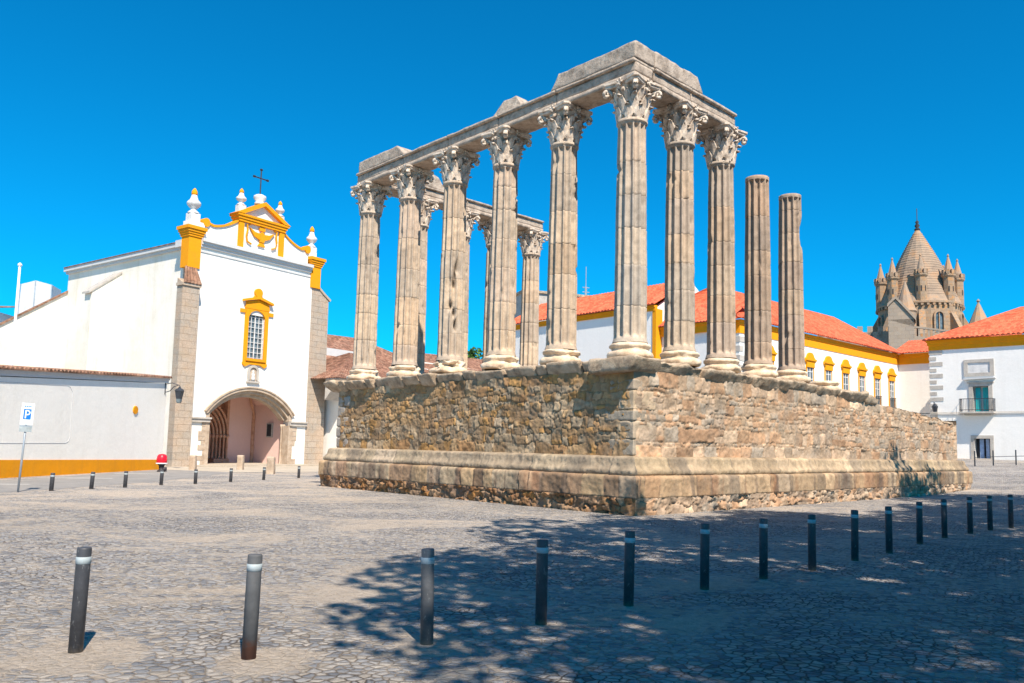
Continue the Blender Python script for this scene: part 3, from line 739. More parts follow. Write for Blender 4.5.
def capital_parts(seed):
    """leafy bell, abacus, four volutes as separate meshes, z from 0 to CAPH"""
    rng = random.Random(seed)
    bell = MB(); bell.smooth = True
    bell.lathe([(0.38, -0.03), (0.385, 0.0), (0.34, 0.03), (0.33, 0.3), (0.34, 0.55), (0.38, 0.70), (0.48, 0.80), (0.48, 0.84)], 40)
    for k in range(8):
        leaf(bell, k * pi / 4 + pi / 8, 0.0, 0.30 * rng.uniform(0.9, 1.08), 0.25, 0.39, 0.45, 0.085 * rng.uniform(0.7, 1.2))
    for k in range(8):
        leaf(bell, k * pi / 4, 0.10, 0.44 * rng.uniform(0.92, 1.05), 0.24, 0.38, 0.48, 0.10 * rng.uniform(0.7, 1.2))
    for k in range(8):       # caulicoli and small inner leaves under the volutes
        a = pi / 8 + k * pi / 4
        leaf(bell, a, 0.40, 0.26, 0.17, 0.42, 0.52, 0.05, lobes=False)
    for k in range(4):       # helices and fleuron
        a = k * pi / 2
        for s in (-1, 1):
            bell.tube([(0.42 * cos(a + s * 0.30), 0.42 * sin(a + s * 0.30), 0.45), (0.46 * cos(a + s * 0.28), 0.46 * sin(a + s * 0.28), 0.60), (0.50 * cos(a + s * 0.17), 0.50 * sin(a + s * 0.17), 0.72), (0.53 * cos(a + s * 0.09), 0.53 * sin(a + s * 0.09), 0.70), (0.53 * cos(a + s * 0.13), 0.53 * sin(a + s * 0.13), 0.65)], [0.035, 0.035, 0.035, 0.04, 0.04], 7)
    wob(bell, seed, 0.016, 6)
    ab = MB(); ab.smooth = False
    def outl(sc):
        pts = []
        for k in range(4):
            c = pi / 4 + k * pi / 2
            for s in (-1, 1): pts.append((sc * 0.80 * cos(c + s * 0.085), sc * 0.80 * sin(c + s * 0.085)))
            for q in range(1, 8):
                t = q / 8; c2 = c + 0.085 + (pi / 2 - 0.17) * t; x0 = Vector((cos(c + 0.085), sin(c + 0.085))) * 0.80; x1 = Vector((cos(c + pi / 2 - 0.085), sin(c + pi / 2 - 0.085))) * 0.80
                p = x0.lerp(x1, t); p = p - p.normalized() * 0.10 * sin(pi * t); pts.append((p.x * sc, p.y * sc))
        return pts
    n = len(outl(1)); rings = [(0.88, 0.805), (0.93, 0.83), (0.93, 0.865), (1.0, 0.885), (1.0, 0.935), (0.98, 0.94)]
    vs = [(x, y, z) for sc, z in rings for x, y in outl(sc)]; fs = []
    for i in range(len(rings) - 1):
        for k in range(n): q = (k + 1) % n; fs.append((i * n + k, i * n + q, (i + 1) * n + q, (i + 1) * n + k))
    vs += [(0, 0, rings[0][1]), (0, 0, rings[-1][1])]; b = len(vs) - 2
    for k in range(n): q = (k + 1) % n; fs.append((b, q, k)); fs.append((b + 1, (len(rings) - 1) * n + k, (len(rings) - 1) * n + q))
    ab.add(vs, fs)
    for k in range(4):
        a = k * pi / 2; M0 = ab.m; ab.m = Matrix.Translation((0.52 * cos(a), 0.52 * sin(a), 0.86)) @ Matrix.Rotation(a, 4, 'Z')
        ab.smooth = True
        for q in range(5):
            t = q * 2 * pi / 5; ab.tube([(-0.05, 0, 0), (0.03, 0.03 * cos(t), 0.03 * sin(t)), (0.05, 0.085 * cos(t), 0.085 * sin(t)), (0.03, 0.10 * cos(t), 0.10 * sin(t))], [0.03, 0.035, 0.03, 0.015], 6)
        ab.m = M0; ab.smooth = False
    wob(ab, seed + 7, 0.014, 6)
    vol = []
    for k in range(4):
        c = pi / 4 + k * pi / 2; v = MB(); v.smooth = True; v.m = Matrix.Rotation(c, 4, 'Z')
        pts = [(0.42, 0, 0.42), (0.46, 0, 0.58), (0.54, 0, 0.70), (0.64, 0, 0.785)]
        for q in range(12):
            a = pi * 0.62 - q * 0.60; rr = 0.098 * (1 - q / 14.0); pts.append((0.69 + rr * cos(a), 0, 0.69 + rr * sin(a)))
        rr = [0.06, 0.058, 0.055, 0.052] + [0.050 - 0.0012 * q for q in range(12)]
        for sy in (-0.022, 0.022):
            v.tube([(p[0], sy, p[2]) for p in pts], rr, 7)
        wob(v, seed + 20 + k, 0.012, 6); vol.append(v)
    return bell, ab, vol
CAPS = []
def make_capital(parent, variant):
    if variant >= len(CAPS):
        b, a, vs = capital_parts(300 + 31 * variant)
        CAPS.append((b, a, vs, [None]))
    b, a, vs, cache = CAPS[variant]
    if cache[0] is None:
        o = b.build('capital', 'capital_marble', parent); a.build('abacus', 'capital_marble', o)
        for v in vs: v.build('volute', 'capital_marble', o)
        cache[0] = o
    else: o = copy_tree(cache[0], parent)
    o.location = (0, 0, ZS + 0.0); o.scale = (1, 1, CAPH / 0.94); return o
COLGRP = 'standing temple columns'
def column(x, y, label, seed, cap=True, z1=ZS, rz=0.0, tone=(1, 1, 1), notch=(), dmg=0.03, base=True):
    t = thing('temple_column', label, 'column', TL(x, y, ZP), TR, COLGRP)
    col_base(t, seed, damage=dmg); shaft(t, seed, ZB - 0.01, z1, tone, notch)
    if cap:
        c = make_capital(t, seed % 4); c.rotation_euler = (0, 0, (seed % 4) * pi / 2)
    return t
FT = [0, 2.49, 5.02, 7.52, 10.06, 12.64]; ET = [2.21, 4.36, 6.5, 8.69]; WT = [2.25, 4.45, 6.40, 8.60]
front_labels = ['tall fluted column with leafy capital at the near corner of the podium',
                'fluted column with leafy capital, first one left of the near corner column',
                'fluted column with leafy capital, second one left of the near corner column',
                'fluted column with gouged holes halfway up its shaft, third from the left in the front row',
                'fluted column with leafy capital, second from the left end of the front row',
                'leftmost fluted column, slender, with leafy capital at the far left corner of the podium']
cam_a = lambda x, y: atan2(-TL(x, y).y, -TL(x, y).x) - TR
for i, (t_, lb) in enumerate(zip(FT, front_labels)):
    nt_ = ()
    if i == 3:
        ca = cam_a(E0, E0 + t_)
        nt_ = tuple((ca + a, z, 0.22, s, w) for a, z, s, w in ((0.50, 3.55, 0.22, 0.09), (0.30, 3.30, 0.2, 0.07), (0.10, 2.95, 0.16, 0.09), (-0.15, 2.2, 0.14, 0.08), (0.45, 1.55, 0.2, 0.07), (0.25, 2.0, 0.12, 0.06)))
    column(E0, E0 + t_, lb, 500 + i, notch=nt_, dmg=(0.02, 0.035, 0.045, 0.09, 0.04, 0.06)[i], tone=(0.97, 0.98, 1.0) if i == 0 else (1.04, 1.0, 0.95))
east_labels = ['fluted column with leafy capital, first one right of the near corner column', 'rightmost fluted column that still has its capital, under the right end of the lintel',
               'bare fluted column without capital, taller looking of the two flat topped ones', 'rightmost standing column, flat topped with a bite out of its right edge near the top']
for i, (t_, lb) in enumerate(zip(ET, east_labels)):
    nt_ = ()
    x, y = E0 + t_, E0
    if i == 3:
        ca = cam_a(x, y) + pi / 2; nt_ = ((ca, 5.15, 0.27, 0.30, 0.16), (ca, 4.75, 0.265, 0.12, 0.10))
    column(x, y, lb, 520 + i, cap=i < 2, z1=(ZS, ZS, 6.52, 6.44)[i], notch=nt_, tone=((.96, .94, .92), (.95, .91, .88), (.82, .75, .71), (.82, .77, .74))[i])
west_labels = ['column of the far row seen just right of the second front column, partly in its shadow', 'column of the far row mostly hidden behind the third front column from the left',
               'column of the far row peeping out left of the fourth front column, under the far lintel', 'shorter looking fluted column of the far row with a pale capital at the end of the far lintel']
for i, (t_, lb) in enumerate(zip(WT, west_labels)):
    column(E0 + t_, E0 + 12.64, lb, 540 + i, tone=(1.02, 1.0, 0.97))
t = thing('column_base', 'lone round column base without a shaft at the right end of the podium lip', 'column base', TL(E0 + 11.05, E0, ZP - 0.14), TR)
col_base(t, 777, h=0.36, damage=0.05).name = 'torus_base'

# ---- entablature
ZA = ZS + CAPH - 0.005
def prof_beam(a0, a1, axis, c, seed, w=1.0):
    """architrave: three stacked worn courses in one mesh, running along x or y"""
    parts = []
    for z0, z1, hw in ((0, 0.17, 0.41), (0.165, 0.44, 0.375), (0.435, 0.53, 0.455)):
        a = (a0, a1, c - hw * w, c + hw * w) if axis == 'x' else (c - hw * w, c + hw * w, a0, a1)
        parts.append(rough_box(a[0], a[1], a[2], a[3], z0, z1, 0.06, 0.018, 0.02, seed, 2.0))
    return merge(parts)
def lintel(name, label, V, F, group=None, z=0.0, cat='lintel block'):
    c = V.mean(0); base = Vector((c[0], c[1], 0))
    V = V - np.array([c[0], c[1], 0])
    o = np_mesh(name, V, F, 'lintel_granite'); o.location = TL(c[0], c[1], ZP + ZA + z); o.rotation_euler = (0, 0, TR)
    return props(o, label, cat, group)
LG = 'lintel blocks on the capitals'
fy = [E0 + a for a in FT]
ends = [(fy[0] - 0.40, fy[1] - 0.008), (fy[1] + 0.008, fy[2] - 0.008), (fy[2] + 0.008, fy[3] - 0.008), (fy[3] + 0.008, fy[4] - 0.008), (fy[4] + 0.008, fy[5] + 0.44)]
fl = ['granite lintel block on the front side between the corner column and its left neighbour', 'granite lintel block on the front side left of the big corner block',
      'granite lintel block on the front side below the small peaked stone', 'granite lintel block on the front side between the second and third column from the left',
      'granite lintel block at the left end of the front side under the long flat stone']
for i, ((a, b), lb) in enumerate(zip(ends, fl)):
    V, F = prof_beam(a, b, 'y', E0, 600 + i); lintel('lintel_block', lb, V, F, LG)
xs = [E0 + 0.46, E0 + 2.21 - 0.008], [E0 + 2.21 + 0.008, E0 + 4.36 + 0.22]
for i, (a, b) in enumerate(xs):
    V, F = prof_beam(a, b, 'x', E0, 620 + i); lintel('lintel_block', ['granite lintel block right of the corner over the first two right hand columns', 'granite lintel block with a stepped broken right end on the right side'][i], V, F, LG)
wx = [E0 + 0.47, E0 + 2.25, E0 + 4.45, E0 + 6.4, E0 + 8.6 + 0.36]
wlb = ['lintel block of the far side linking the left corner column to the far row', 'lintel block of the far side under the upright broken stone', 'long pale lintel block of the far side in the gap between front columns', 'last lintel block of the far side, over the shorter looking column']
for i in range(4):
    V, F = prof_beam(wx[i] + (0.008 if i else 0), wx[i + 1] - (0.008 if i < 3 else 0), 'x', E0 + 12.64, 640 + i); lintel('lintel_block', wlb[i], V, F, LG)
# frieze stones
FG = 'frieze stones on top of the lintels'
def slope(axis, edge, run, ztop, sgn):
    def f(V):
        V = V.copy(); t = np.clip(V[:, 2] / ztop, 0, 1); k = (V[:, axis] - edge) * sgn
        m_ = np.clip(1 + k / run, 0, 1)
        V[:, axis] -= sgn * m_ * t * run
        return V
    return f
V, F = rough_box(E0 - 0.44, E0 + 0.42, E0 - 0.44, E0 + 2.70, 0.0, 0.46, 0.05, 0.022, 0.03, 700, 2.2, slope(1, E0 + 2.70, 0.35, 0.46, 1))
lintel('frieze_stone', 'long frieze block at the very top corner, the half facing the shaded left side', V, F, FG, 0.525, 'frieze stone')
V, F = rough_box(E0 + 0.43, E0 + 2.75, E0 - 0.44, E0 + 0.42, 0.0, 0.47, 0.05, 0.022, 0.03, 701, 2.2, slope(0, E0 + 2.75, 0.3, 0.46, 1))
lintel('frieze_stone', 'long frieze block at the very top corner, the sunlit half facing right', V, F, FG, 0.525, 'frieze stone')
V, F = rough_box(E0 - 0.36, E0 + 0.36, E0 + 3.95, E0 + 5.40, 0.0, 0.50, 0.05, 0.025, 0.03, 702, 2.2)
c0 = E0 + 4.65
t_ = np.clip(V[:, 2] / 0.5, 0, 1); V[:, 1] = V[:, 1] + (c0 - V[:, 1]) * 0.62 * t_; V[:, 0] = V[:, 0] + (E0 - V[:, 0]) * 0.35 * t_
lintel('frieze_stone', 'small peaked frieze stone alone on the middle of the front lintel', V, F, FG, 0.525, 'frieze stone')
V, F = rough_box(E0 - 0.40, E0 + 0.38, E0 + 9.95, E0 + 13.0, 0.0, 0.45, 0.06, 0.02, 0.03, 703, 2.2)
t_ = np.clip(V[:, 2] / 0.45, 0, 1) * np.clip((E0 + 10.6 - V[:, 1]) / 0.65, 0, 1); V[:, 1] += 0.5 * t_
lintel('frieze_stone', 'long flat frieze stone on the left end of the front lintel', V, F, FG, 0.525, 'frieze stone')
V, F = rough_box(E0 + 2.0, E0 + 3.5, E0 + 12.3, E0 + 12.95, 0.0, 0.62, 0.06, 0.04, 0.08, 704, 2.2)
t_ = np.clip(V[:, 2] / 0.62, 0, 1) * np.clip((V[:, 0] - E0 - 2.7) / 0.8, 0, 1); V[:, 0] -= 0.6 * t_
lintel('frieze_stone', 'upright broken frieze stone on the far lintel, seen behind the third front column', V, F, FG, 0.525, 'frieze stone')

# ------------------------------------------------------------------ church
PH = 0.613; CD = Vector((sin(PH), cos(PH), 0)); CN = Vector((cos(PH), -sin(PH), 0)); CP = Vector((-20.70, 48.92, 0)); CR = atan2(CD.y, CD.x)
def FP(u, y=0.0, z=0.0): return CP + CD * u - CN * y + Vector((0, 0, z))
ch = thing('church', 'tall white church front with ochre trim, round arched porch and stepped gable', 'church', CP, CR)
def arc(cx, cz, r, a0, a1, n=24): return [(cx + r * cos(radians(a0 + (a1 - a0) * i / n)), cz + r * sin(radians(a0 + (a1 - a0) * i / n))) for i in range(n + 1)]
# segmental arch: half span 3.2, springing z 3.35, crown 4.8
AX = 4.55; HS = 3.24; SPR = 3.30; RISE = 1.62; AR = (HS ** 2 + RISE ** 2) / (2 * RISE); AZ = SPR + RISE - AR; ah = math.degrees(math.asin(HS / AR))
def arch(r): return [(AX + r * cos(radians(t)), AZ + r * sin(radians(t))) for t in np.linspace(90 + ah, 90 - ah, 33)]
ao = arch(AR)
WT_ = 0.8
m = MB()
TOPW = 13.62
m.box(0, AX - HS, 0, WT_, -0.3, SPR); m.box(AX + HS, 9.05, 0, WT_, -0.3, SPR)
# facade over the arch, cut by the arch line and the window opening
wu0, wu1, wz0, wz1 = 3.92, 5.20, 7.02, 9.92
n = len(ao)
def strip(xs_, zlo, zhi, y0, y1): pass
cols = sorted(set([0.0, 9.05] + [p[0] for p in ao] + [wu0, wu1]))
def archz(x):
    if abs(x - AX) >= HS - 1e-6: return SPR
    return AZ + sqrt(max(0, AR ** 2 - (x - AX) ** 2))
for a, b in zip(cols[:-1], cols[1:]):
    inwin = a >= wu0 - 1e-6 and b <= wu1 + 1e-6
    if inwin:
        m.prism([(a, archz(a)), (b, archz(b)), (b, wz0), (a, wz0)], 0, WT_); m.prism([(a, wz1), (b, wz1), (b, TOPW), (a, TOPW)], 0, WT_)
    else: m.prism([(a, archz(a)), (b, archz(b)), (b, TOPW), (a, TOPW)], 0, WT_)
m.build('facade_wall', 'plaster_white', ch)
# main body behind: nave walls
m = MB(); m.box(0.02, 9.0, WT_, 1.2, 5.6, 13.6); m.box(-0.06, 0.6, 1.3, 16.2, -0.3, 13.55); m.box(9.05, 9.6, 0.9, 16.2, -0.3, 12.6); m.box(0.0, 9.05, 15.6, 16.2, -0.3, 13.5)
m.build('nave_wall', 'plaster_cream', ch)
m = MB(); m.box(-0.22, 0.3, 1.35, 16.3, 13.55, 13.72); m.box(-0.36, 0.3, 1.35, 16.35, 13.72, 13.98); m.box(-0.68, 0.0, 0.72, 1.35, 13.55, 13.98); m.build('nave_cornice', 'cornice_paint', ch)
m = MB(); m.tilesheet((-0.42, 16.3, 13.98), (-0.42, 1.4, 13.98), (4.5, 1.4, 14.1), (4.5, 16.3, 14.1), 0.24, 0.03, 0.02); m.build('roof', 'tile_old', ch)
# transverse wings on the left side: white walls with sloping copings
def fin(y0, th, pts, name, mat):
    m = MB(); m.prism(pts, y0, y0 + th); m.build(name, mat, ch)
fin(8.7, 0.9, [(-1.95, -0.3), (0.0, -0.3), (0.0, 12.9), (-1.95, 11.3)], 'buttress_wing', 'plaster_cream')
m = MB(); m.prism([(-2.15, 11.26), (-2.15, 11.12), (0.0, 12.88), (0.0, 13.02)], 8.62, 9.62); m.build('buttress_coping', 'frame_stone', ch)
fin(16.2, 0.25, [(-7.5, -0.3), (0.5, -0.3), (0.5, 12.6), (0.0, 12.28), (-4.5, 9.08), (-7.5, 6.95)], 'side_wing', 'plaster_cream')
m = MB(); m.prism([(-7.6, 6.98), (-7.6, 6.86), (0.05, 12.28), (0.05, 12.40)], 16.08, 16.5); m.build('wing_coping', 'tile_old', ch)
m = MB(); m.prism([(-1.95, 6.3), (0.0, 6.3), (0.0, 7.8), (-0.7, 7.72), (-1.3, 7.42), (-1.75, 6.95)], 16.16, 16.24); m.build('lunette', 'cornice_paint', ch)
# stone piers (buttresses) at both ends
def pier(x0, x1, y0, ztop, zback, name='corner_buttress'):
    m = MB(); m.prismx([(y0, -0.3), (0.0, -0.3), (0.0, zback), (y0 + 0.05, ztop), (y0, ztop)], x0, x1)
    return m.build(name, 'pier_granite', ch)
pier(-1.18, -0.06, -0.62, 11.05, 11.4)
m = MB(); m.tilesheet((-1.2, -0.72, 11.06), (0.0, -0.72, 11.06), (0.0, -0.02, 12.2), (-0.75, -0.02, 12.2), 0.22, 0.05, 0.03); m.build('buttress_tiles', 'tile_old', ch)
m = MB(); m.box(-1.26, -0.0, -0.7, 0.0, 10.9, 11.07); m.build('buttress_ledge', 'jamb_stone', ch)
m = MB(); m.prism([(9.07, -0.3), (10.75, -0.3), (10.62, 12.0), (10.15, 12.35), (9.35, 12.95), (9.07, 12.95)], 0.02, 1.3); m.build('corner_buttress', 'pier_granite', ch)
m = MB(); m.prism([(10.15, 12.42), (10.8, 11.98), (10.74, 11.84), (10.05, 12.3), (9.30, 12.9), (9.36, 13.04)], -0.06, 1.35); m.build('buttress_coping', 'jamb_stone', ch)
# ochre corner pilasters with caps
for x0, x1, zb_ in ((-0.66, 0.18, 12.2), (8.86, 9.70, 12.6)):
    m = MB(); m.box(x0, x1, -0.10, 0.7, zb_, 14.15); m.build('corner_pilaster', 'ochre_paint', ch)
    m = MB()
    for dz, ex in ((0.0, 0.06), (0.14, 0.11), (0.28, 0.17), (0.44, 0.24)): m.box(x0 - ex, x1 + ex, -0.10 - ex, 0.7 + ex, 14.14 + dz, 14.14 + dz + (0.15 if dz < 0.4 else 0.20))
    m.build('pilaster_cap', 'ochre_paint', ch)
# white-grey main cornice
m = MB()
for z0, z1, ex in ((13.30, 13.42, 0.05), (13.62, 13.78, 0.12), (13.78, 13.95, 0.22), (13.95, 14.16, 0.34)): m.box(0.19, 8.85, -ex, 0.3, z0, z1)
m.build('main_cornice', 'cornice_paint', ch)
# gable parapet with scrolling shoulders
def sh(s):   # shoulder profile from centre outwards
    pts = []
    for i in range(13):
        t = i / 12; pts.append((t, 15.08 + 0.85 * (1 - t) ** 2.2 + 0.22 * sstep(0.72, 1.0, np.array(t)).item()))
    return pts
lft = [(2.84 - t * 2.40, z) for t, z in sh(0)]; rgt = [(6.42 + t * 2.2, z) for t, z in sh(0)]
m = MB()
for seq, inner in ((lft, 2.62), (rgt, 6.52)):
    for (xa, za), (xb, zb_) in zip(seq[:-1], seq[1:]):
        a, b = ((xa, za), (xb, zb_)) if xa < xb else ((xb, zb_), (xa, za))
        m.prism([(a[0], 14.1), (b[0], 14.1), (b[0], b[1]), (a[0], a[1])], 0.08, 0.6)
m.box(2.84, 6.42, 0.08, 0.6, 14.1, 16.1)
m.box(-0.62, 0.40, -0.02, 0.7, 14.7, 15.15); m.box(8.64, 9.3, -0.02, 0.7, 14.7, 15.15)
m.build('gable_wall', 'plaster_white', ch)
for seq, cx in ((lft, 0.52), (rgt, 8.52)):
    m = MB()
    for (xa, za), (xb, zb_) in zip(seq[:-1], seq[1:]):
        a, b = ((xa, za), (xb, zb_)) if xa < xb else ((xb, zb_), (xa, za))
        m.prism([(a[0], a[1] - 0.03), (b[0], b[1] - 0.03), (b[0], b[1] + 0.11), (a[0], a[1] + 0.11)], -0.02, 0.66)
    m.prism([(cx + 0.24 * cos(t), 15.25 + 0.28 * sin(t)) for t in np.linspace(0, 2 * pi, 21)[:-1]], -0.04, 0.5)
    m.build('gable_scroll', 'ochre_paint', ch)
for a_, b_ in ((2.84, 3.22), (6.04, 6.42)): m = MB(); m.box(a_, b_, -0.06, 0.62, 14.16, 16.0); m.build('gable_pilaster', 'ochre_paint', ch)
m = MB(); m.box(2.78, 6.48, -0.12, 0.66, 15.95, 16.12); m.box(2.70, 6.56, -0.18, 0.70, 16.12, 16.3); m.box(2.60, 6.66, -0.25, 0.74, 16.3, 16.44)
m.ring([(2.52, 16.44), (4.64, 17.62), (6.76, 16.44)], [(3.05, 16.45), (4.64, 17.34), (6.23, 16.45)], -0.28, 0.72); m.build('pediment', 'ochre_paint', ch)
m = MB(); m.prism([(3.03, 16.445), (6.25, 16.445), (4.64, 17.34)], 0.02, 0.6); m.build('pediment_field', 'plaster_white', ch)
# emblem: spread bird in a ring of scrolls
m = MB()
def poly(pts, y0=-0.05, y1=0.09): m.prism(pts, y0, y1)
ex, ez = 4.64, 15.22
poly([(ex - 0.16, ez - 0.35), (ex + 0.16, ez - 0.35), (ex + 0.20, ez + 0.2), (ex, ez + 0.38), (ex - 0.20, ez + 0.2)], -0.09)
for s in (-1, 1):
    w_ = [(ex + s * 0.12, ez - 0.22), (ex + s * 0.62, ez - 0.02), (ex + s * 0.98, ez + 0.46), (ex + s * 0.55, ez + 0.26), (ex + s * 0.18, ez + 0.22)]
    poly(w_ if s > 0 else w_[::-1], -0.06)
poly([(ex - 0.28, ez - 0.62), (ex + 0.28, ez - 0.62), (ex + 0.12, ez - 0.36), (ex - 0.12, ez - 0.36)])
poly([(ex - 0.20, ez + 0.42), (ex + 0.20, ez + 0.42), (ex + 0.24, ez + 0.62), (ex, ez + 0.74), (ex - 0.24, ez + 0.62)])
for s in (-1, 1):
    pts = [(ex + s * 0.80, -0.02, ez - 0.62), (ex + s * 1.12, -0.02, ez - 0.50), (ex + s * 1.20, -0.02, ez - 0.1), (ex + s * 1.12, -0.02, ez + 0.3), (ex + s * 1.18, -0.02, ez + 0.62), (ex + s * 0.95, -0.02, ez + 0.66)]
    m.tube(pts, 0.06, 6)
m.build('emblem', 'ochre_paint', ch)
# finials
def finial(x, z0, h, r, ped=0.0):
    m = MB(); m.smooth = True
    if ped: m.smooth = False; m.box(x - r * .8, x + r * .8, 0.35 - r * .8, 0.35 + r * .8, z0, z0 + ped); m.smooth = True
    z = z0 + ped; k = h
    m.lathe([(r * 0.9, z), (r * 0.9, z + 0.05 * k), (r * 0.45, z + 0.14 * k), (r * 0.5, z + 0.2 * k), (r * 0.95, z + 0.30 * k), (r * 1.12, z + 0.38 * k), (r * 1.08, z + 0.44 * k), (r * 0.66, z + 0.54 * k), (r * 0.5, z + 0.66 * k), (r * 0.42, z + 0.72 * k)], 16, x, 0.35)
    o = m.build('finial', 'finial_white', ch)
    m = MB(); m.smooth = True
    m.lathe([(r * 0.42, z + 0.715 * k), (r * 0.50, z + 0.78 * k), (r * 0.44, z + 0.87 * k), (r * 0.25, z + 0.95 * k), (r * 0.05, z + 1.0 * k)], 12, x, 0.35)
    m.build('finial_tip', 'ochre_paint', o)
finial(-0.20, 14.95, 1.65, 0.38, 0.72); finial(9.1, 14.95, 1.55, 0.34, 0.62); finial(3.15, 16.35, 1.15, 0.30, 0.75); finial(6.25, 16.5, 1.10, 0.28, 0.62)
m = MB(); m.smooth = True; m.lathe([(0.34, 17.5), (0.34, 17.62), (0.26, 17.72), (0.42, 17.95), (0.40, 18.1), (0.22, 18.2)], 14, 4.58, 0.35); m.build('cross_pedestal', 'finial_white', ch)
m = MB(); m.tube([(4.58, 0.35, 18.15), (4.58, 0.35, 19.95)], 0.045, 6); m.tube([(4.05, 0.35, 19.35), (5.11, 0.35, 19.35)], 0.045, 6)
for p in ((4.58, 0.35, 19.95), (4.05, 0.35, 19.35), (5.11, 0.35, 19.35)): m.tube([(p[0] - 0.07, p[1], p[2]), (p[0] + 0.07, p[1], p[2])], 0.08, 6)
m.build('cross', 'iron', ch)
# window with ochre surround
win = None
m = MB()
m.box(3.66, wu0, -0.10, 0.25, 6.72, 10.3); m.box(wu1, 5.46, -0.10, 0.25, 6.72, 10.3); m.box(wu0, wu1, -0.10, 0.25, 6.72, wz0)
aw = arc((wu0 + wu1) / 2, 9.45, 0.66, 165, 15, 10); 
for (xa, za), (xb, zb_) in zip(aw[:-1], aw[1:]): m.prism([(max(xa, wu0), za + 0.12), (min(xb, wu1), zb_ + 0.12), (min(xb, wu1), 10.3), (max(xa, wu0), 10.3)], -0.10, 0.25)
m.box(3.28, 3.68, -0.10, 0.02, 9.98, 10.22); m.box(5.44, 5.84, -0.10, 0.02, 9.98, 10.22)
m.prism([(3.62, 10.3), (5.50, 10.3), (5.42, 10.75), (4.56, 10.95), (3.70, 10.75)], -0.12, 0.1)
m.prism([(3.42, 10.72), (4.56, 11.0), (5.70, 10.72), (5.70, 10.86), (4.56, 11.18), (3.42, 10.86)], -0.28, 0.1)
m.prism([(4.56 + 0.30 * cos(t), 11.42 + 0.30 * sin(t)) for t in np.linspace(0, 2 * pi, 17)[:-1]], -0.16, 0.02)
m.prism([(4.14, 10.98), (4.98, 10.98), (4.80, 11.25), (4.32, 11.25)], -0.13, 0.05)
m.prism([(3.62, 6.60), (3.80, 6.45), (4.15, 6.62), (4.97, 6.62), (5.32, 6.45), (5.50, 6.60), (5.50, 6.74), (3.62, 6.74)], -0.12, 0.05)
m.box(3.80, 5.32, -0.20, 0.0, 6.84, 6.95)
win = m.build('window_surround', 'ochre_paint', ch)
m = MB()
for i in range(5): x = wu0 + 0.05 + i * (wu1 - wu0 - 0.1) / 4; m.box(x - (0.035 if i == 2 else 0.014), x + (0.035 if i == 2 else 0.014), 0.10, 0.15, wz0, 9.95)
for i in range(9): z = wz0 + 0.08 + i * 0.335; m.box(wu0, wu1, 0.105, 0.145, z - 0.015, z + 0.015)
m.build('window_bars', 'finial_white', win)
m = MB(); m.box(wu0, wu1, 0.19, 0.22, wz0, wz1); m.build('window_pane', 'window_glass', win)
# niche with a small figure
m = MB(); ni = arc(4.50, 6.18, 0.26, 180, 0, 10); nо = arc(4.50, 6.18, 0.42, 180, 0, 10)
m.ring([(4.08, 5.52)] + nо + [(4.92, 5.52)], [(4.24, 5.62)] + ni + [(4.76, 5.62)], -0.10, 0.02); m.box(4.02, 4.98, -0.16, 0.02, 5.42, 5.54)
nch = m.build('niche', 'frame_stone', ch)
m = MB(); m.prism([(4.24, 5.55)] + [(4.76, 5.55)] + ni[::-1], -0.012, 0.01); m.build('niche_recess', 'jamb_stone', nch)
m = MB(); m.smooth = True; m.lathe([(0.13, 5.56), (0.14, 5.7), (0.10, 5.9), (0.12, 6.0), (0.05, 6.06), (0.075, 6.12), (0.07, 6.2), (0.02, 6.25)], 10, 4.5, -0.06); m.build('niche_figure', 'finial_white', nch)
# arch rim, imposts and jamb stones
m = MB()
m.ring(arch(AR + 0.17), arch(AR - 0.02), -0.12, 0.3); m.ring(arch(AR + 0.24), arch(AR + 0.15), -0.18, 0.0)
arch_o = m.build('porch_arch', 'jamb_stone', ch)
m = MB(); m.ring(arch(AR - 0.015), arch(AR - 0.22), 0.12, 0.5); m.ring(arch(AR - 0.20), arch(AR - 0.42), 0.40, WT_ + 0.1); m.build('inner_order', 'jamb_stone', arch_o)
for a_, b_ in ((0.0, 1.50), (7.62, 9.06)):
    m = MB(); m.box(a_, b_, -0.16, 0.1, 2.72, 2.92); m.box(a_, b_ + (0.05 if a_ < 1 else 0.0), -0.24, 0.1, 2.92, 3.02); m.build('impost_band', 'frame_stone', ch)
rs = random.Random(3)
for x0, x1, s in ((1.24, 1.54, -1), (7.58, 7.86, 1)):
    m = MB(); m.box(x0, x1, -0.05, 0.5, -0.3, 2.72); m.box(x0 + 0.02, x1 - 0.02, -0.02, 0.45, 3.0, 3.45)
    z = 0.1
    while z < 2.6:
        h = rs.uniform(0.22, 0.36); w = rs.choice([0.08, 0.22, 0.3, 0.42])
        if s < 0: m.box(x0 - w, x0 + 0.01, -0.035, 0.2, z, min(z + h, 2.7))
        else: m.box(x1 - 0.01, x1 + w, -0.035, 0.2, z, min(z + h, 2.7))
        z += h + 0.02
    m.build('porch_jamb', 'jamb_stone', ch)
for x0, s in ((7.66, -1), (1.44, 1)):
    for k in range(2):
        m = MB(); m.smooth = True; m.lathe([(0.10, 0.0), (0.12, 0.1), (0.07, 0.2), (0.07, 2.5), (0.11, 2.62), (0.12, 2.8)], 10, x0 + s * k * 0.06, 0.58 + k * 0.15); m.build('jamb_shaft', 'jamb_stone', ch)
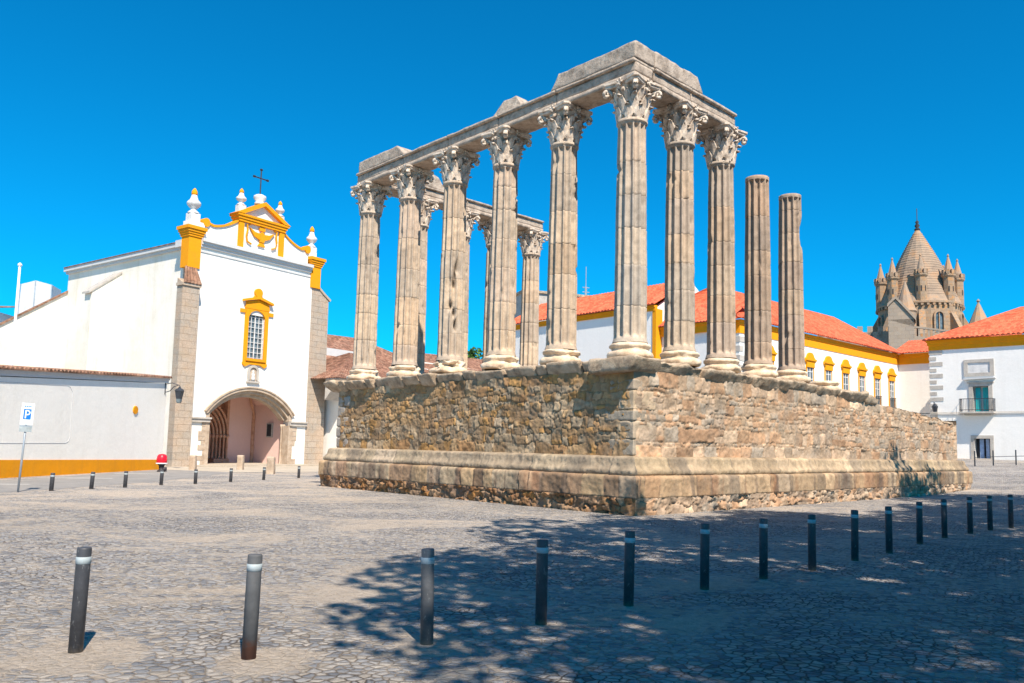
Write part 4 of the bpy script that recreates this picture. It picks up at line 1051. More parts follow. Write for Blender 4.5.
# porch room behind the arch
PD = 4.3
m = MB(); m.box(7.92, 8.2, WT_, PD, -0.2, 5.4); m.box(0.9, 1.2, WT_, PD, -0.2, 5.4); m.box(0.9, 2.2, PD, PD + 0.3, -0.2, 5.4); m.box(5.75, 8.2, PD, PD + 0.3, -0.2, 5.4); m.box(2.2, 5.75, PD, PD + 0.3, 4.55, 5.4)
m.build('porch_wall', 'plaster_pink', ch)
m = MB()      # vault
for i in range(12):
    a, b = i / 12, (i + 1) / 12; za = 4.2 + 1.2 * sin(pi * a) ** 0.6; zb_ = 4.2 + 1.2 * sin(pi * b) ** 0.6
    m.prism([(1.2 + 6.72 * a, za), (1.2 + 6.72 * b, zb_), (1.2 + 6.72 * b, 5.9), (1.2 + 6.72 * a, 5.9)], WT_ + 0.02, PD + 0.3)
m.build('porch_vault', 'plaster_pink', ch)
m = MB(); m.tube([(7.86, PD - 0.05, 0.0), (7.86, PD - 0.05, 3.6)], 0.14, 8); m.tube([(7.86, PD - 0.05, 3.6), (6.9, 3.5, 4.7), (4.55, 2.5, 5.35)], 0.09, 8); m.tube([(1.26, PD - 0.05, 3.6), (2.2, 3.5, 4.7), (4.55, 2.5, 5.35)], 0.09, 8)
m.tube([(7.86, 0.95, 3.6), (6.9, 1.6, 4.7), (4.55, 2.5, 5.35)], 0.09, 8); m.tube([(1.26, 0.95, 3.6), (2.2, 1.6, 4.7), (4.55, 2.5, 5.35)], 0.09, 8)
m.build('vault_rib', 'pinkish_stone', ch)
m = MB(); m.box(7.80, 7.93, 2.05, 2.65, 1.9, 2.9); wf = m.build('porch_window', 'frame_stone', ch)
m = MB(); m.box(7.785, 7.80, 2.12, 2.58, 1.98, 2.82); m.build('pane', 'dark_inside', wf)
# gothic portal on the porch back wall: stepped arches on slender columns
pc = 3.97
pt = MB(); pt.smooth = True; ps = MB(); ps.smooth = True
for k in range(6):
    r = 1.78 - k * 0.19; y = PD - 0.12 + k * 0.13
    a = arc(pc, 2.0, r, 180, 0, 20); pt.tube([(x, y, 2.0 + (z - 2.0) * 1.3) for x, z in a], 0.085, 8)
    for s in (-1, 1): ps.lathe([(0.09, 0.35), (0.10, 0.42), (0.06, 0.5), (0.06, 1.75), (0.12, 1.86), (0.13, 2.02)], 8, pc + s * r, y)
ps.smooth = False
for s in (-1, 1): 
    a = sorted((pc + s * 1.95, pc + s * 0.75)); ps.box(a[0], a[1], PD - 0.2, PD + 0.8, 0.0, 0.36)
po = pt.build('portal_arches', 'pinkish_stone', ch); ps.build('portal_columns', 'pinkish_stone', po)
m = MB(); m.box(2.2, 5.75, PD + 0.75, PD + 0.85, 0, 4.6); m.box(2.05, 2.25, PD - 0.02, PD + 0.8, 0, 4.6); m.box(5.72, 5.9, PD - 0.02, PD + 0.8, 0, 4.6); m.build('portal_recess', 'pinkish_stone', po)
m = MB(); m.box(pc - 0.8, pc + 0.8, PD + 0.66, PD + 0.74, 0, 2.6); m.build('portal_door', 'door_wood', po)
m = MB(); m.box(-0.2, 9.2, -1.5, PD + 0.8, -0.3, 0.09); m.build('porch_step', 'pale_paving', ch)

# ------------------------------------------------------------------ long low white wall
LA = Vector((-19.82, 28.96, 0)); LD = Vector((0.0298, 0.99956, 0)); LR = atan2(LD.y, LD.x)
lw = thing('garden_wall', 'long low white wall with ochre base band and brown tiled coping beside the church', 'wall', LA, LR)
# local: x along, y = left/back (away), outward normal is -y
m = MB(); m.prism([(-14, -0.3), (14.1, -0.3), (14.1, 4.60), (-14, 2.9)], 0, 3.2); m.build('wall_face', 'plaster_bright', lw)
m = MB(); m.prism([(-14, 0.0), (14.08, 0.0), (14.08, 0.52), (-14, 0.90)], -0.03, 0.0); m.build('base_band', 'ochre_paint', lw)
zt = lambda x: 3.78 + 0.06 * x
m = MB(); m.prism([(-14, zt(-14)), (14.2, zt(14.2)), (14.2, zt(14.2) + 0.14), (-14, zt(-14) + 0.14)], -0.04, 3.2); m.prism([(-14, zt(-14) + 0.14), (14.25, zt(14.25) + 0.14), (14.25, zt(14.25) + 0.24), (-14, zt(-14) + 0.24)], -0.08, 3.2)
m.build('eaves_moulding', 'cornice_paint', lw)
m = MB(); m.tilesheet((-14, -0.17, zt(-14) + 0.25), (14.3, -0.17, zt(14.3) + 0.25), (14.3, 1.7, zt(14.3) + 0.37), (-14, 1.7, zt(-14) + 0.37), 0.26, 0.09, 0.03)
m.tilesheet((14.3, 3.4, zt(14.3) + 0.25), (-14, 3.4, zt(-14) + 0.25), (-14, 1.7, zt(-14) + 0.37), (14.3, 1.7, zt(14.3) + 0.37), 0.26, 0.08, 0.03); m.build('tile_coping', 'tile_old', lw)
m = MB()
ps_ = [(-9, 3.15), (5.25, 3.80), (5.45, 3.74), (5.65, 3.53), (5.70, 1.60), (5.6, 1.43), (5.4, 1.35), (-9, 1.26)]
for a, b in zip(ps_[:-1], ps_[1:]): m.tube([(a[0], -0.004, a[1]), (b[0], -0.004, b[1])], 0.010, 5)
m.build('panel_outline', 'cornice_paint', lw)
m = MB(); m.smooth = False; m.prism([(10.95 + 0.22 * cos(t), 3.02 + 0.20 * sin(t)) for t in np.linspace(0, 2 * pi, 25)[:-1]], -0.05, 0.0); m.build('round_plaque', 'ochre_paint', lw)

# lantern bracketed at the end of the wall
ll = thing('wall_lantern', 'black iron lantern on a scrolled bracket beside the left stone buttress', 'lantern', LA + LD * 13.9 + Vector((0, 0, 4.2)), LR)
m = MB(); m.tube([(0, 0.0, 0.35), (0.05, -0.35, 0.42), (0.1, -0.75, 0.30)], 0.025, 6); m.tube([(0, 0.0, -0.1), (0.02, -0.25, -0.02), (0.06, -0.45, 0.22), (0.09, -0.66, 0.3)], 0.022, 6); m.tube([(0, -0.01, -0.2), (0, -0.01, 0.5)], 0.03, 6); m.build('bracket', 'iron', ll)
m = MB()
m.lathe([(0.16, -0.42), (0.24, -0.02), (0.27, 0.0), (0.20, 0.09), (0.08, 0.16), (0.03, 0.26)], 4, 0.1, -0.75, pi / 4); m.build('lamp_hood', 'iron', ll)
m = MB(); m.lathe([(0.10, -0.66), (0.15, -0.58), (0.15, -0.42), (0.23, -0.05)], 4, 0.1, -0.75, pi / 4); m.build('lamp_glass', 'window_glass', ll)
# ------------------------------------------------------------------ things behind the church
fp = thing('flagpole', 'slender white flagpole rising behind the low wall at far left', 'pole', tuple(CP - CN * 8 - CD * 6.5))
FPL = Vector((-26.0, 40.2, 0)); fp.location = FPL
m = MB(); m.smooth = True; m.tube([(0, 0, 0), (0, 0, 10.2)], [0.085, 0.055], 10); m.build('pole', 'pole_white', fp)
m = MB(); m.smooth = True; m.lathe([(0.03, 10.18), (0.10, 10.25), (0.10, 10.33), (0.02, 10.41)], 10); m.build('pole_cap', 'pole_white', fp)
sc = thing('rooftop_shed', 'grey sheeted box shed poking up behind the church side roof at far left', 'shed', (-49.9, 80, 0), 0.25)
m = MB(); m.prism([(-1.5, 12.5), (1.55, 12.5), (1.40, 17.0), (-0.1, 17.35), (-1.35, 16.9)], 0, 3.0); m.build('sheet_cover', 'scaffold_sheet', sc)
m = MB(); m.box(-1.5, -1.4, -0.05, 0.0, 12.5, 16.9); m.box(1.35, 1.45, -0.05, 0.0, 12.5, 17.0); m.box(-0.15, -0.05, -0.05, 0.0, 12.5, 17.3); m.build('frame_posts', 'galvanised', sc)
lh = thing('far_left_house', 'sliver of low white house with tiled eave at the far left edge', 'house', (-54.0, 78, 0), 0.1)
m = MB(); m.box(-8, 1.3, 0, 6, -0.3, 13.9); m.build('wall', 'plaster_cool', lh)
m = MB(); m.tilesheet((-8.3, -0.4, 13.9), (1.6, -0.4, 14.1), (1.6, 5, 15.1), (-8.3, 5, 14.9)); m.build('roof', 'tile_old', lh)

# ------------------------------------------------------------------ monastery right of the church
mo = thing('gatehouse', 'white gatehouse with brown hipped tile roof between church and temple, stone framed door', 'house', tuple(FP(10.5, -1.25)), CR)
m = MB(); m.box(0.55, 9.0, 0.0, 6.0, -0.3, 5.3); m.build('wall', 'plaster_white', mo)
m = MB(); m.prismx([(-1.45, 6.05), (0.02, 4.6), (0.02, 6.05)], -0.9, 9.4); m.build('eaves_cove', 'frame_stone', mo)
m = MB(); m.tilesheet((-1.2, -1.6, 6.06), (9.4, -1.6, 6.06), (9.4, 3.4, 8.6), (4.4, 3.4, 8.6), 0.24, 0.05, 0.03); m.tilesheet((-1.2, 8.0, 6.06), (-1.2, -1.6, 6.06), (4.4, 3.4, 8.6), (4.4, 3.6, 8.6), 0.24, 0.05, 0.03)
m.build('roof', 'tile_brown', mo)
m = MB(); m.box(0.62, 0.85, -0.12, 0.1, 0.0, 3.3); m.box(1.9, 2.15, -0.12, 0.1, 0.0, 3.3)
dar = arc(1.38, 3.3, 0.78, 180, 0, 10); dai = arc(1.38, 3.3, 0.53, 180, 0, 10); m.ring(dar, dai, -0.12, 0.1)
m.ring(arc(1.38, 3.35, 0.98, 180, 0, 10), arc(1.38, 3.35, 0.82, 180, 0, 10), -0.22, 0.06); df_ = m.build('door_frame', 'jamb_stone', mo)
m = MB(); m.box(0.85, 1.9, -0.03, 0.05, 0.0, 3.35); m.prism(dai[::-1] , -0.03, 0.05); m.build('door_leaf', 'door_wood', df_)
mh = thing('monastery', 'old monastery wing with brown tiled roofs seen low behind the left columns', 'building', tuple(FP(18.0, 9.0)), CR)
m = MB(); m.box(-1.0, 13.5, 0, 9, -0.3, 9.2); m.box(-6, 8, -2.5, 0, -0.3, 8.0); m.box(13.5, 36, 3.0, 12, -0.3, 10.3); m.build('wall', 'plaster_white', mh)
m = MB(); m.tilesheet((-2.0, -0.6, 9.1), (16.2, -0.6, 8.6), (7.6, 4.0, 11.75), (2.0, 4.0, 11.6), 0.26, 0.05, 0.03); m.tilesheet((-7, -3.4, 7.75), (10.2, -3.4, 7.6), (6.0, -0.1, 9.3), (-5, -0.1, 9.3), 0.26, 0.05, 0.03)
m.tilesheet((12.0, 2.0, 9.55), (36.5, 2.0, 9.75), (36.5, 6.0, 12.3), (15.0, 6.0, 11.5), 0.26, 0.05, 0.03); m.build('roof', 'tile_brown', mh)
m = MB(); m.box(-1.0, 4.5, -0.64, -0.5, 8.95, 9.75); m.build('lunette_dormer', 'cornice_paint', mh)

# ------------------------------------------------------------------ trees
def leaf_cloud(rng, centers, n, size, flat=1.0):
    V = np.zeros((n * 4, 3)); c = np.array([q[:3] for q in centers]); R = np.array([q[3] for q in centers]); w = R ** 2; w = w / w.sum()
    k = rng.choice(len(c), n, p=w); d = rng.normal(size=(n, 3)); d /= np.linalg.norm(d, axis=1, keepdims=True)
    rad = R[k] * (0.55 + 0.5 * rng.random(n) ** 0.6); P = c[k] + d * rad[:, None] * np.array([1, 1, flat])
    a = rng.normal(size=(n, 3)); a /= np.linalg.norm(a, axis=1, keepdims=True); b = np.cross(a, rng.normal(size=(n, 3))); b /= np.linalg.norm(b, axis=1, keepdims=True)
    s = size * (0.6 + 0.8 * rng.random(n))[:, None]
    V[0::4] = P - a * s; V[1::4] = P + b * s * 0.55; V[2::4] = P + a * s; V[3::4] = P - b * s * 0.55
    return V, np.arange(n * 4).reshape(-1, 4)
def tree(name, label, loc, rz, h, crown_r, n, leafsize, seed, group=None, mat='leaves', trunk_r=0.25, flat=0.75, nblob=34, trunkh=None):
    rng = np.random.default_rng(seed); rs = random.Random(seed)
    t = thing(name, label, 'tree', loc, rz, group)
    th_ = trunkh or h * 0.45
    cen = []
    for i in range(nblob):
        a = rs.uniform(0, 2 * pi); r = crown_r * sqrt(rs.random()) * 0.85; z = th_ + (h - th_) * (0.15 + 0.75 * rs.random() * (1 - 0.45 * (r / crown_r) ** 2))
        cen.append((r * cos(a), r * sin(a), z, crown_r * rs.uniform(0.16, 0.30)))
    m = MB(); m.smooth = True
    m.tube([(0, 0, -0.1), (0.05, 0.02, th_ * 0.5), (0.0, 0.08, th_), (0.1, 0.1, h * 0.75)], [trunk_r * 1.3, trunk_r, trunk_r * 0.8, trunk_r * 0.25], 10)
    for c in cen[::2]: m.tube([(0, 0.05, th_ * 0.8), (c[0] * 0.45, c[1] * 0.45, th_ + (c[2] - th_) * 0.5), (c[0], c[1], c[2])], [trunk_r * 0.4, trunk_r * 0.2, 0.03], 5)
    m.build('trunk', 'bark', t)
    V, F = leaf_cloud(rng, cen, n, leafsize, flat); np_mesh('crown', V, F, mat, t, smooth=False)
    return t
SH = [(4.4, 0.2, 14.0, 3.4, 0.0), (7.0, 6.0, 14.2, 4.1, 1.1), (8.4, -1.2, 14.0, 4.0, 2.3), (11.3, 9.0, 14.2, 4.0, 3.1), (13.2, 3.9, 14.0, 4.6, 4.0), (16.8, 13.6, 14.0, 4.4, 5.1), (19.5, 8.0, 14.4, 4.6, 0.7), (20.9, 20.9, 13.8, 4.1, 1.9), (25.5, 14.0, 14.0, 4.5, 2.6)]
t0 = None
for i, (x, y, h, r, rz) in enumerate(SH):
    if t0 is None:
        t0 = tree('shade_tree', 'leafy shade tree beside the viewpoint throwing its shadow over the cobbles', (x, y, gz(x, y)), rz, 14, 3.9, 9800, 0.14, 77, 'shade trees of the garden behind the viewpoint', nblob=52, trunkh=8.4)
        o = t0
    else:
        o = copy_tree(t0); o.location = (x, y, gz(x, y)); o.rotation_euler = (0, 0, rz)
    s = h / 14; o.scale = (r / 3.9, r / 3.9, s)
tree('garden_tree', 'rounded bright green tree top above the brown roof between two front columns', tuple(FP(65.5, 30)), 0, 18.0, 3.6, 2600, 0.28, 12, flat=0.9, nblob=26, trunkh=10)
cy = thing('cypress', 'dark narrow cypress glimpsed between the fourth and the far column', 'tree', tuple(FP(75.5, 30)))
m = MB(); m.smooth = True; m.tube([(0, 0, 0), (0, 0, 18)], [0.3, 0.1], 8); m.build('trunk', 'bark', cy)
rng = np.random.default_rng(5); cen = [(0, 0, 4 + i * 0.62, max(0.25, 1.15 * sin(pi * min(1, (i + 6) / 36)) ** 0.7)) for i in range(29)]
V, F = leaf_cloud(rng, cen, 5000, 0.2, 1.0); np_mesh('crown', V, F, 'cypress_leaves', cy, smooth=False)

# ------------------------------------------------------------------ palace with orange roofs
BN = Vector((15.19, 57.06, 0)); D2 = Vector((0.7356, 0.6774, 0)); DL = Vector((-0.6774, 0.7356, 0)); BR = atan2(D2.y, D2.x)
pb = thing('palace_wing', 'long white palace wing with orange roof, ochre cornice and a row of ochre topped windows', 'building', BN, BR)
# local x along the lit front, y back; left end face is x = 0
m = MB(); m.box(0, 27.0, 0, 11, -0.3, 11.0); m.build('wall', 'plaster_white', pb)
m = MB(); m.box(-0.06, 27.0, -0.05, 11, 10.12, 10.75); m.box(-0.13, 27, -0.13, 11, 10.75, 10.95); m.box(-0.22, 27, -0.22, 11, 10.95, 11.08); m.build('cornice', 'ochre_paint', pb)
m = MB(); m.tilesheet((-0.4, -0.4, 11.1), (27.4, -0.4, 11.1), (25.6, 5.6, 15.0), (5.0, 5.6, 15.0), 0.34, 0.11, 0.03, 2); m.tilesheet((-0.4, 11.6, 11.1), (-0.4, -0.4, 11.1), (5.0, 5.6, 15.0), (5.0, 5.7, 15.0), 0.34, 0.11, 0.03, 2)
m.build('roof', 'tile_orange', pb)
m = MB()
for i in range(12):
    z = 2.0 + i * 0.68; w = 0.62 if i % 2 else 0.38
    m.box(-0.04, w, -0.04, 0.6, z, z + 0.4)
m.build('corner_quoins', 'frame_stone', pb)
for i in range(-2, 6):
    x = 10.08 + i * 3.06
    m = MB(); m.prism([(x - 0.62, 8.46), (x + 0.62, 8.46), (x + 0.60, 8.75), (x + 0.80, 8.95), (x + 0.78, 9.12), (x + 0.55, 9.30), (x + 0.40, 9.52), (x + 0.18, 9.64), (x - 0.18, 9.64), (x - 0.40, 9.52), (x - 0.55, 9.30), (x - 0.78, 9.12), (x - 0.80, 8.95), (x - 0.60, 8.75)], -0.16, 0.05)
    m.prism([(x - 0.8, 8.98), (x + 0.8, 8.98), (x + 0.8, 9.10), (x - 0.8, 9.10)], -0.26, -0.16)
    m.box(x - 0.62, x - 0.5, -0.08, 0.05, 6.0, 8.46); m.box(x + 0.5, x + 0.62, -0.08, 0.05, 6.0, 8.46)
    f = m.build('window_head', 'ochre_paint', pb)
    m = MB(); m.box(x - 0.5, x + 0.5, 0.01 - 0.03, 0.02, 6.0, 8.44); m.build('pane', 'window_glass', f)
    m = MB()
    for q in (-0.47, -0.02, 0.43): m.box(x + q, x + q + 0.05, -0.06, -0.02, 6.0, 8.44)
    for z in (6.9, 7.5, 8.1): m.box(x - 0.47, x + 0.47, -0.055, -0.022, z, z + 0.04)
    m.build('sash', 'pole_white', f)
    m = MB(); m.box(x - 0.6, x + 0.6, -0.22, -0.19, 6.85, 6.9); m.box(x - 0.6, x + 0.6, -0.22, -0.19, 5.95, 6.0)
    for q in range(11): m.box(x - 0.59 + q * 0.116, x - 0.57 + q * 0.116, -0.215, -0.195, 6.0, 6.86)
    m.build('railing', 'iron', f)
AN = Vector((9.84, 61.28, 0))
pa = thing('palace_hall', 'taller white hall with orange roof and ochre corner strip behind the middle columns', 'building', AN, BR)
# this hall: corner at origin, left face runs along local +y, gable face along local +x
m = MB(); m.box(0, 9.0, 0.001, 17.5, -0.3, 12.6); m.build('wall', 'plaster_cool', pa)
m = MB(); m.prism([(0.3, 12.6), (9.0, 12.6), (4.6, 15.35)], 0.0, 0.5); m.build('gable', 'plaster_white', pa)
m = MB(); m.box(-0.06, 0.75, -0.06, 0.3, -0.3, 12.5); m.build('corner_strip', 'ochre_paint', pa)
m = MB(); m.box(-0.10, 0.2, 0.0, 17.5, 12.35, 12.62); m.box(-0.2, 0.2, 0.0, 17.5, 12.62, 12.78); m.build('cornice', 'ochre_paint', pa)
m = MB(); m.tilesheet((-0.35, 17.8, 12.8), (-0.35, -0.1, 12.8), (4.6, -0.1, 15.5), (4.6, 17.8, 15.5), 0.34, 0.11, 0.03, 2); m.tilesheet((9.6, 0.5, 12.8), (9.6, 17.8, 12.8), (4.6, 17.8, 15.5), (4.6, 0.5, 15.5), 0.34, 0.11, 0.03, 2)
m.build('roof', 'tile_orange', pa)
m = MB(); m.box(-0.10, 0.02, 5.2, 6.5, 8.2, 8.75); m.box(-0.10, 0.02, 5.2, 5.4, 6.2, 8.2); m.box(-0.10, 0.02, 6.3, 6.5, 6.2, 8.2); f = m.build('window_head', 'ochre_paint', pa)
m = MB(); m.box(-0.03, 0.01, 5.4, 6.3, 6.2, 8.2); m.build('pane', 'window_glass', f)
lk = thing('link_house', 'low wing with orange lean-to roof and ochre eave joining hall and palace wing', 'building', tuple(BN + DL * 0.5), BR)
m = MB(); m.box(-0.4, 0.0, 0.3, 6.2, -0.3, 10.4); m.build('wall', 'plaster_cool', lk)
m = MB(); m.box(-0.6, -0.01, -0.1, 6.25, 10.35, 10.9); m.box(-0.72, -0.01, -0.2, 6.3, 10.9, 11.06); m.build('cornice', 'ochre_paint', lk)
m = MB(); m.tilesheet((-0.85, 6.35, 11.07), (-0.85, -0.3, 11.07), (2.6, -0.3, 13.3), (2.6, 6.35, 13.3), 0.26, 0.07, 0.03); m.build('roof', 'tile_orange', lk)
gw = thing('roof_terrace', 'grey roof terrace wall with a thin antenna above the orange roof, left of centre', 'building', (5.6, 84, 0), 0.35)
m = MB(); m.box(-6.5, 2.2, 0, 6, -0.3, 17.6); m.build('terrace_wall', 'frame_stone', gw)
m = MB(); m.box(-6.7, 2.4, -0.2, 6.2, 17.6, 17.85); m.build('parapet', 'lip_granite', gw)
m = MB(); m.tube([(0.9, 1, 17.8), (0.9, 1, 21.2)], 0.045, 6); m.tube([(0.9, 1, 17.8), (0.9, 1, 19.0)], 0.12, 6)
for z in (18.4, 18.9): m.tube([(0.5, 1, z), (1.3, 1, z)], 0.04, 5)
m.build('antenna', 'galvanised', gw)
# connecting wing right of the inner corner
BF = BN + D2 * 27.0; RA = -0.75
wg = thing('connecting_wing', 'short white wing with ochre cornice between palace wing and the balcony house', 'building', BF, RA)
m = MB(); m.box(0.0, 9, -0.0, 9, -0.3, 11.0); m.build('wall', 'plaster_white', wg)
m = MB(); m.box(0.0, 9, -0.10, 9, 10.12, 10.75); m.box(0, 9, -0.22, 9, 10.75, 10.95); m.box(0.0, 9, -0.36, 9, 10.95, 11.08); m.build('cornice', 'ochre_paint', wg)
m = MB(); m.tilesheet((-0.5, -0.6, 11.1), (9.4, -0.6, 11.1), (9.4, 4.6, 12.9), (-0.5, 4.6, 12.9), 0.26, 0.07, 0.03); m.build('roof', 'tile_orange', wg)
# balcony house at the right edge
RN = Vector((31.7, 62.78, 0))
rb = thing('balcony_house', 'white house at the right edge with stone quoins, hipped orange roof and a balcony', 'house', RN, RA)
m = MB(); 
for a in ((0, 3.02, 10.2), (4.08, 16, 10.2)): m.box(a[0], a[1], 0, 12, -0.3, a[2])
m.box(3.02, 4.08, 0, 12, -0.3, 1.5); m.box(3.02, 4.08, 0, 12, 2.98, 4.98); m.box(3.02, 4.08, 0, 12, 6.92, 10.2); m.box(3.02, 4.08, 0.55, 12, 1.5, 2.98); m.box(3.02, 4.08, 0.55, 12, 4.98, 6.92)
m.build('wall', 'plaster_cool', rb)
m = MB(); m.box(-0.05, 16.1, -0.05, 12, 9.86, 10.25); m.box(-0.12, 16.2, -0.12, 12.1, 10.25, 10.5); m.box(-0.2, 16.3, -0.2, 12.2, 10.5, 10.64)
m.build('cornice', 'ochre_paint', rb)
m = MB(); m.tilesheet((-0.4, -0.4, 10.66), (16.7, -0.4, 10.66), (10.5, 6, 13.6), (5.2, 6, 13.6), 0.34, 0.10, 0.03, 2); m.tilesheet((-0.4, 12.7, 10.66), (-0.4, -0.4, 10.66), (5.2, 6, 13.6), (5.2, 6.1, 13.6), 0.26, 0.08, 0.03, 2)
m.build('roof', 'tile_orange', rb)
m = MB()
for i in range(10):
    z = 5.4 + i * 0.46; w = 0.95 if i % 2 else 0.5
    m.box(-0.04, w, -0.03, 0.5, z, z + (0.30 if i % 2 else 0.26))
m.box(-0.04, 0.5, -0.025, 0.5, 0.4, 5.3)
m.build('corner_quoins', 'frame_stone', rb)
m = MB(); m.ring([(2.45, 7.72), (2.45, 8.98), (4.5, 8.98), (4.5, 7.72)], [(2.72, 7.95), (2.72, 8.75), (4.23, 8.75), (4.23, 7.95)], -0.09, 0.02, True); f = m.build('attic_window', 'frame_stone', rb)
m = MB(); m.box(2.72, 4.23, -0.02, 0.01, 7.95, 8.75); m.build('blind_panel', 'finial_white', f)
m = MB(); m.ring([(2.75, 4.98), (2.75, 7.18), (4.35, 7.18), (4.35, 4.98)], [(3.02, 4.98), (3.02, 6.92), (4.08, 6.92), (4.08, 4.98)], -0.07, 0.3)
m.box(2.65, 4.45, -0.14, 0.02, 7.18, 7.28); f = m.build('balcony_door', 'frame_stone', rb)
m = MB(); m.prism([(2.45, 7.44), (4.6, 7.50), (4.6, 7.56), (2.45, 7.56)], -0.28, 0.02); m.build('door_hood', 'cornice_paint', f)
m = MB(); m.box(3.12, 3.46, 0.30, 0.36, 5.0, 6.85); m.box(3.62, 3.98, 0.30, 0.36, 5.0, 6.85); m.build('teal_curtain', 'teal_curtain', f)
m = MB(); m.box(3.02, 4.08, 0.46, 0.5, 4.98, 6.92); m.build('pane', 'finial_white', f)
m = MB(); m.box(2.2, 4.55, -0.85, 0.0, 4.86, 4.98); m.prism([(2.5, 4.72), (4.3, 4.72), (4.4, 4.86), (2.4, 4.86)], -0.4, 0.0); bl = m.build('balcony', 'frame_stone', rb)
m = MB()
for z in (5.12, 5.95): m.tube([(2.25, 0, z), (2.25, -0.8, z), (4.5, -0.8, z), (4.5, 0, z)], 0.022, 5)
for k in range(23): m.tube([(2.25 + k * 0.1023, -0.8, 5.0), (2.25 + k * 0.1023, -0.8, 5.95)], 0.012, 4)
for k in range(6):
    for x in (2.25, 4.5): m.tube([(x, -0.8 + k * 0.15, 5.0), (x, -0.8 + k * 0.15, 5.95)], 0.012, 4)
m.build('railing', 'iron', bl)
m = MB(); m.ring([(2.78, 1.30), (2.78, 3.22), (4.32, 3.22), (4.32, 1.30)], [(3.02, 1.50), (3.02, 2.98), (4.08, 2.98), (4.08, 1.50)], -0.06, 0.25, True); f = m.build('lower_window', 'frame_stone', rb)
m = MB(); m.box(3.02, 4.08, 0.42, 0.47, 1.5, 2.98); m.build('pane', 'dark_inside', f)
m = MB(); m.box(3.30, 3.58, 0.30, 0.34, 1.5, 2.96); m.box(3.72, 3.95, 0.30, 0.34, 1.5, 2.96); m.build('curtain', 'blue_curtain', f)
m = MB(); m.prism([(1.3, 0.5), (16, 0.5), (16, 1.05), (4, 1.42), (1.3, 1.45)], -0.45, 0.0); m.build('rubble_skirting', 'lip_granite', rb)
m = MB()
for z in (4.90, 4.80, 4.985): m.tube([(-0.05, -0.06, z), (2.3, -0.06, z - 0.02)], 0.016, 4); m.tube([(4.5, -0.06, z), (10, -0.06, z + 0.05), (16, -0.06, z)], 0.016, 4)
m.build('wall_cables', 'frame_stone', rb)
m = MB(); m.tube([(0.3, -0.02, 5.3), (0.35, -0.4, 5.75), (0.5, -0.7, 5.7)], 0.03, 5); m.lathe([(0.14, 5.0), (0.24, 5.42), (0.06, 5.65)], 6, 0.5, -0.7); m.build('street_lantern', 'iron', rb)
wc = thing('strung_cable', 'thin dark cable strung across the white wing wall to the balcony house', 'cable', BF + Vector((0, 0, 0)), RA)
m = MB(); m.tube([(-8, -2.9, 5.6), (-2, -2.9, 5.32), (4.0, -2.9, 5.35)], 0.03, 5); m.build('cable', 'iron', wc)

# ------------------------------------------------------------------ cathedral tower
TC = Vector((54.55, 110.5, 0)); 
tw = thing('cathedral_tower', 'round stone cathedral lantern tower with scaly cone spire ringed by small turrets', 'tower', TC, 0.0)
m = MB(); m.smooth = False
RT_ = 5.55
m.lathe([(5.35, -0.3), (5.35, 21.9)], 16, 0, 0, pi / 16); m.build('drum', 'tower_stone', tw)
m = MB(); m.lathe([(5.3, 21.9), (5.55, 22.0), (5.55, 22.25), (5.3, 22.35)], 32)
for k in range(48):
    a = 2 * pi * k / 48; m.m = Matrix.Rotation(a, 4, 'Z'); m.box(5.35, 5.62, -0.16, 0.16, 21.65, 21.92)
m.m = Matrix(); m.build('corbel_band', 'tower_stone', tw)
m = MB(); m.smooth = False
prof = [(5.3, 22.3), (4.55, 24.0), (3.9, 25.6), (3.35, 27.0), (2.75, 28.5), (1.9, 30.2), (1.0, 31.9), (0.3, 33.2)]
m.lathe(prof, 16, 0, 0, pi / 16); sp = m.build('cone_spire', 'cone_stone', tw)
m = MB()
for q in range(26):
    z = 23.3 + q * 0.37; r = np.interp(z, [p[1] for p in prof], [p[0] for p in prof]); m.lathe([(r + 0.035, z), (r + 0.0, z + 0.12)], 16, 0, 0, pi / 16)
m.build('scale_rows', 'cone_stone', sp)
m = MB(); m.smooth = True; m.lathe([(0.3, 33.1), (0.42, 33.4), (0.18, 33.6), (0.36, 33.9), (0.16, 34.2), (0.26, 34.45), (0.05, 34.7), (0.05, 36.4)], 10)
m.build('spire_finial', 'dark_inside', sp)
ang0 = atan2(-TC.y, -TC.x)
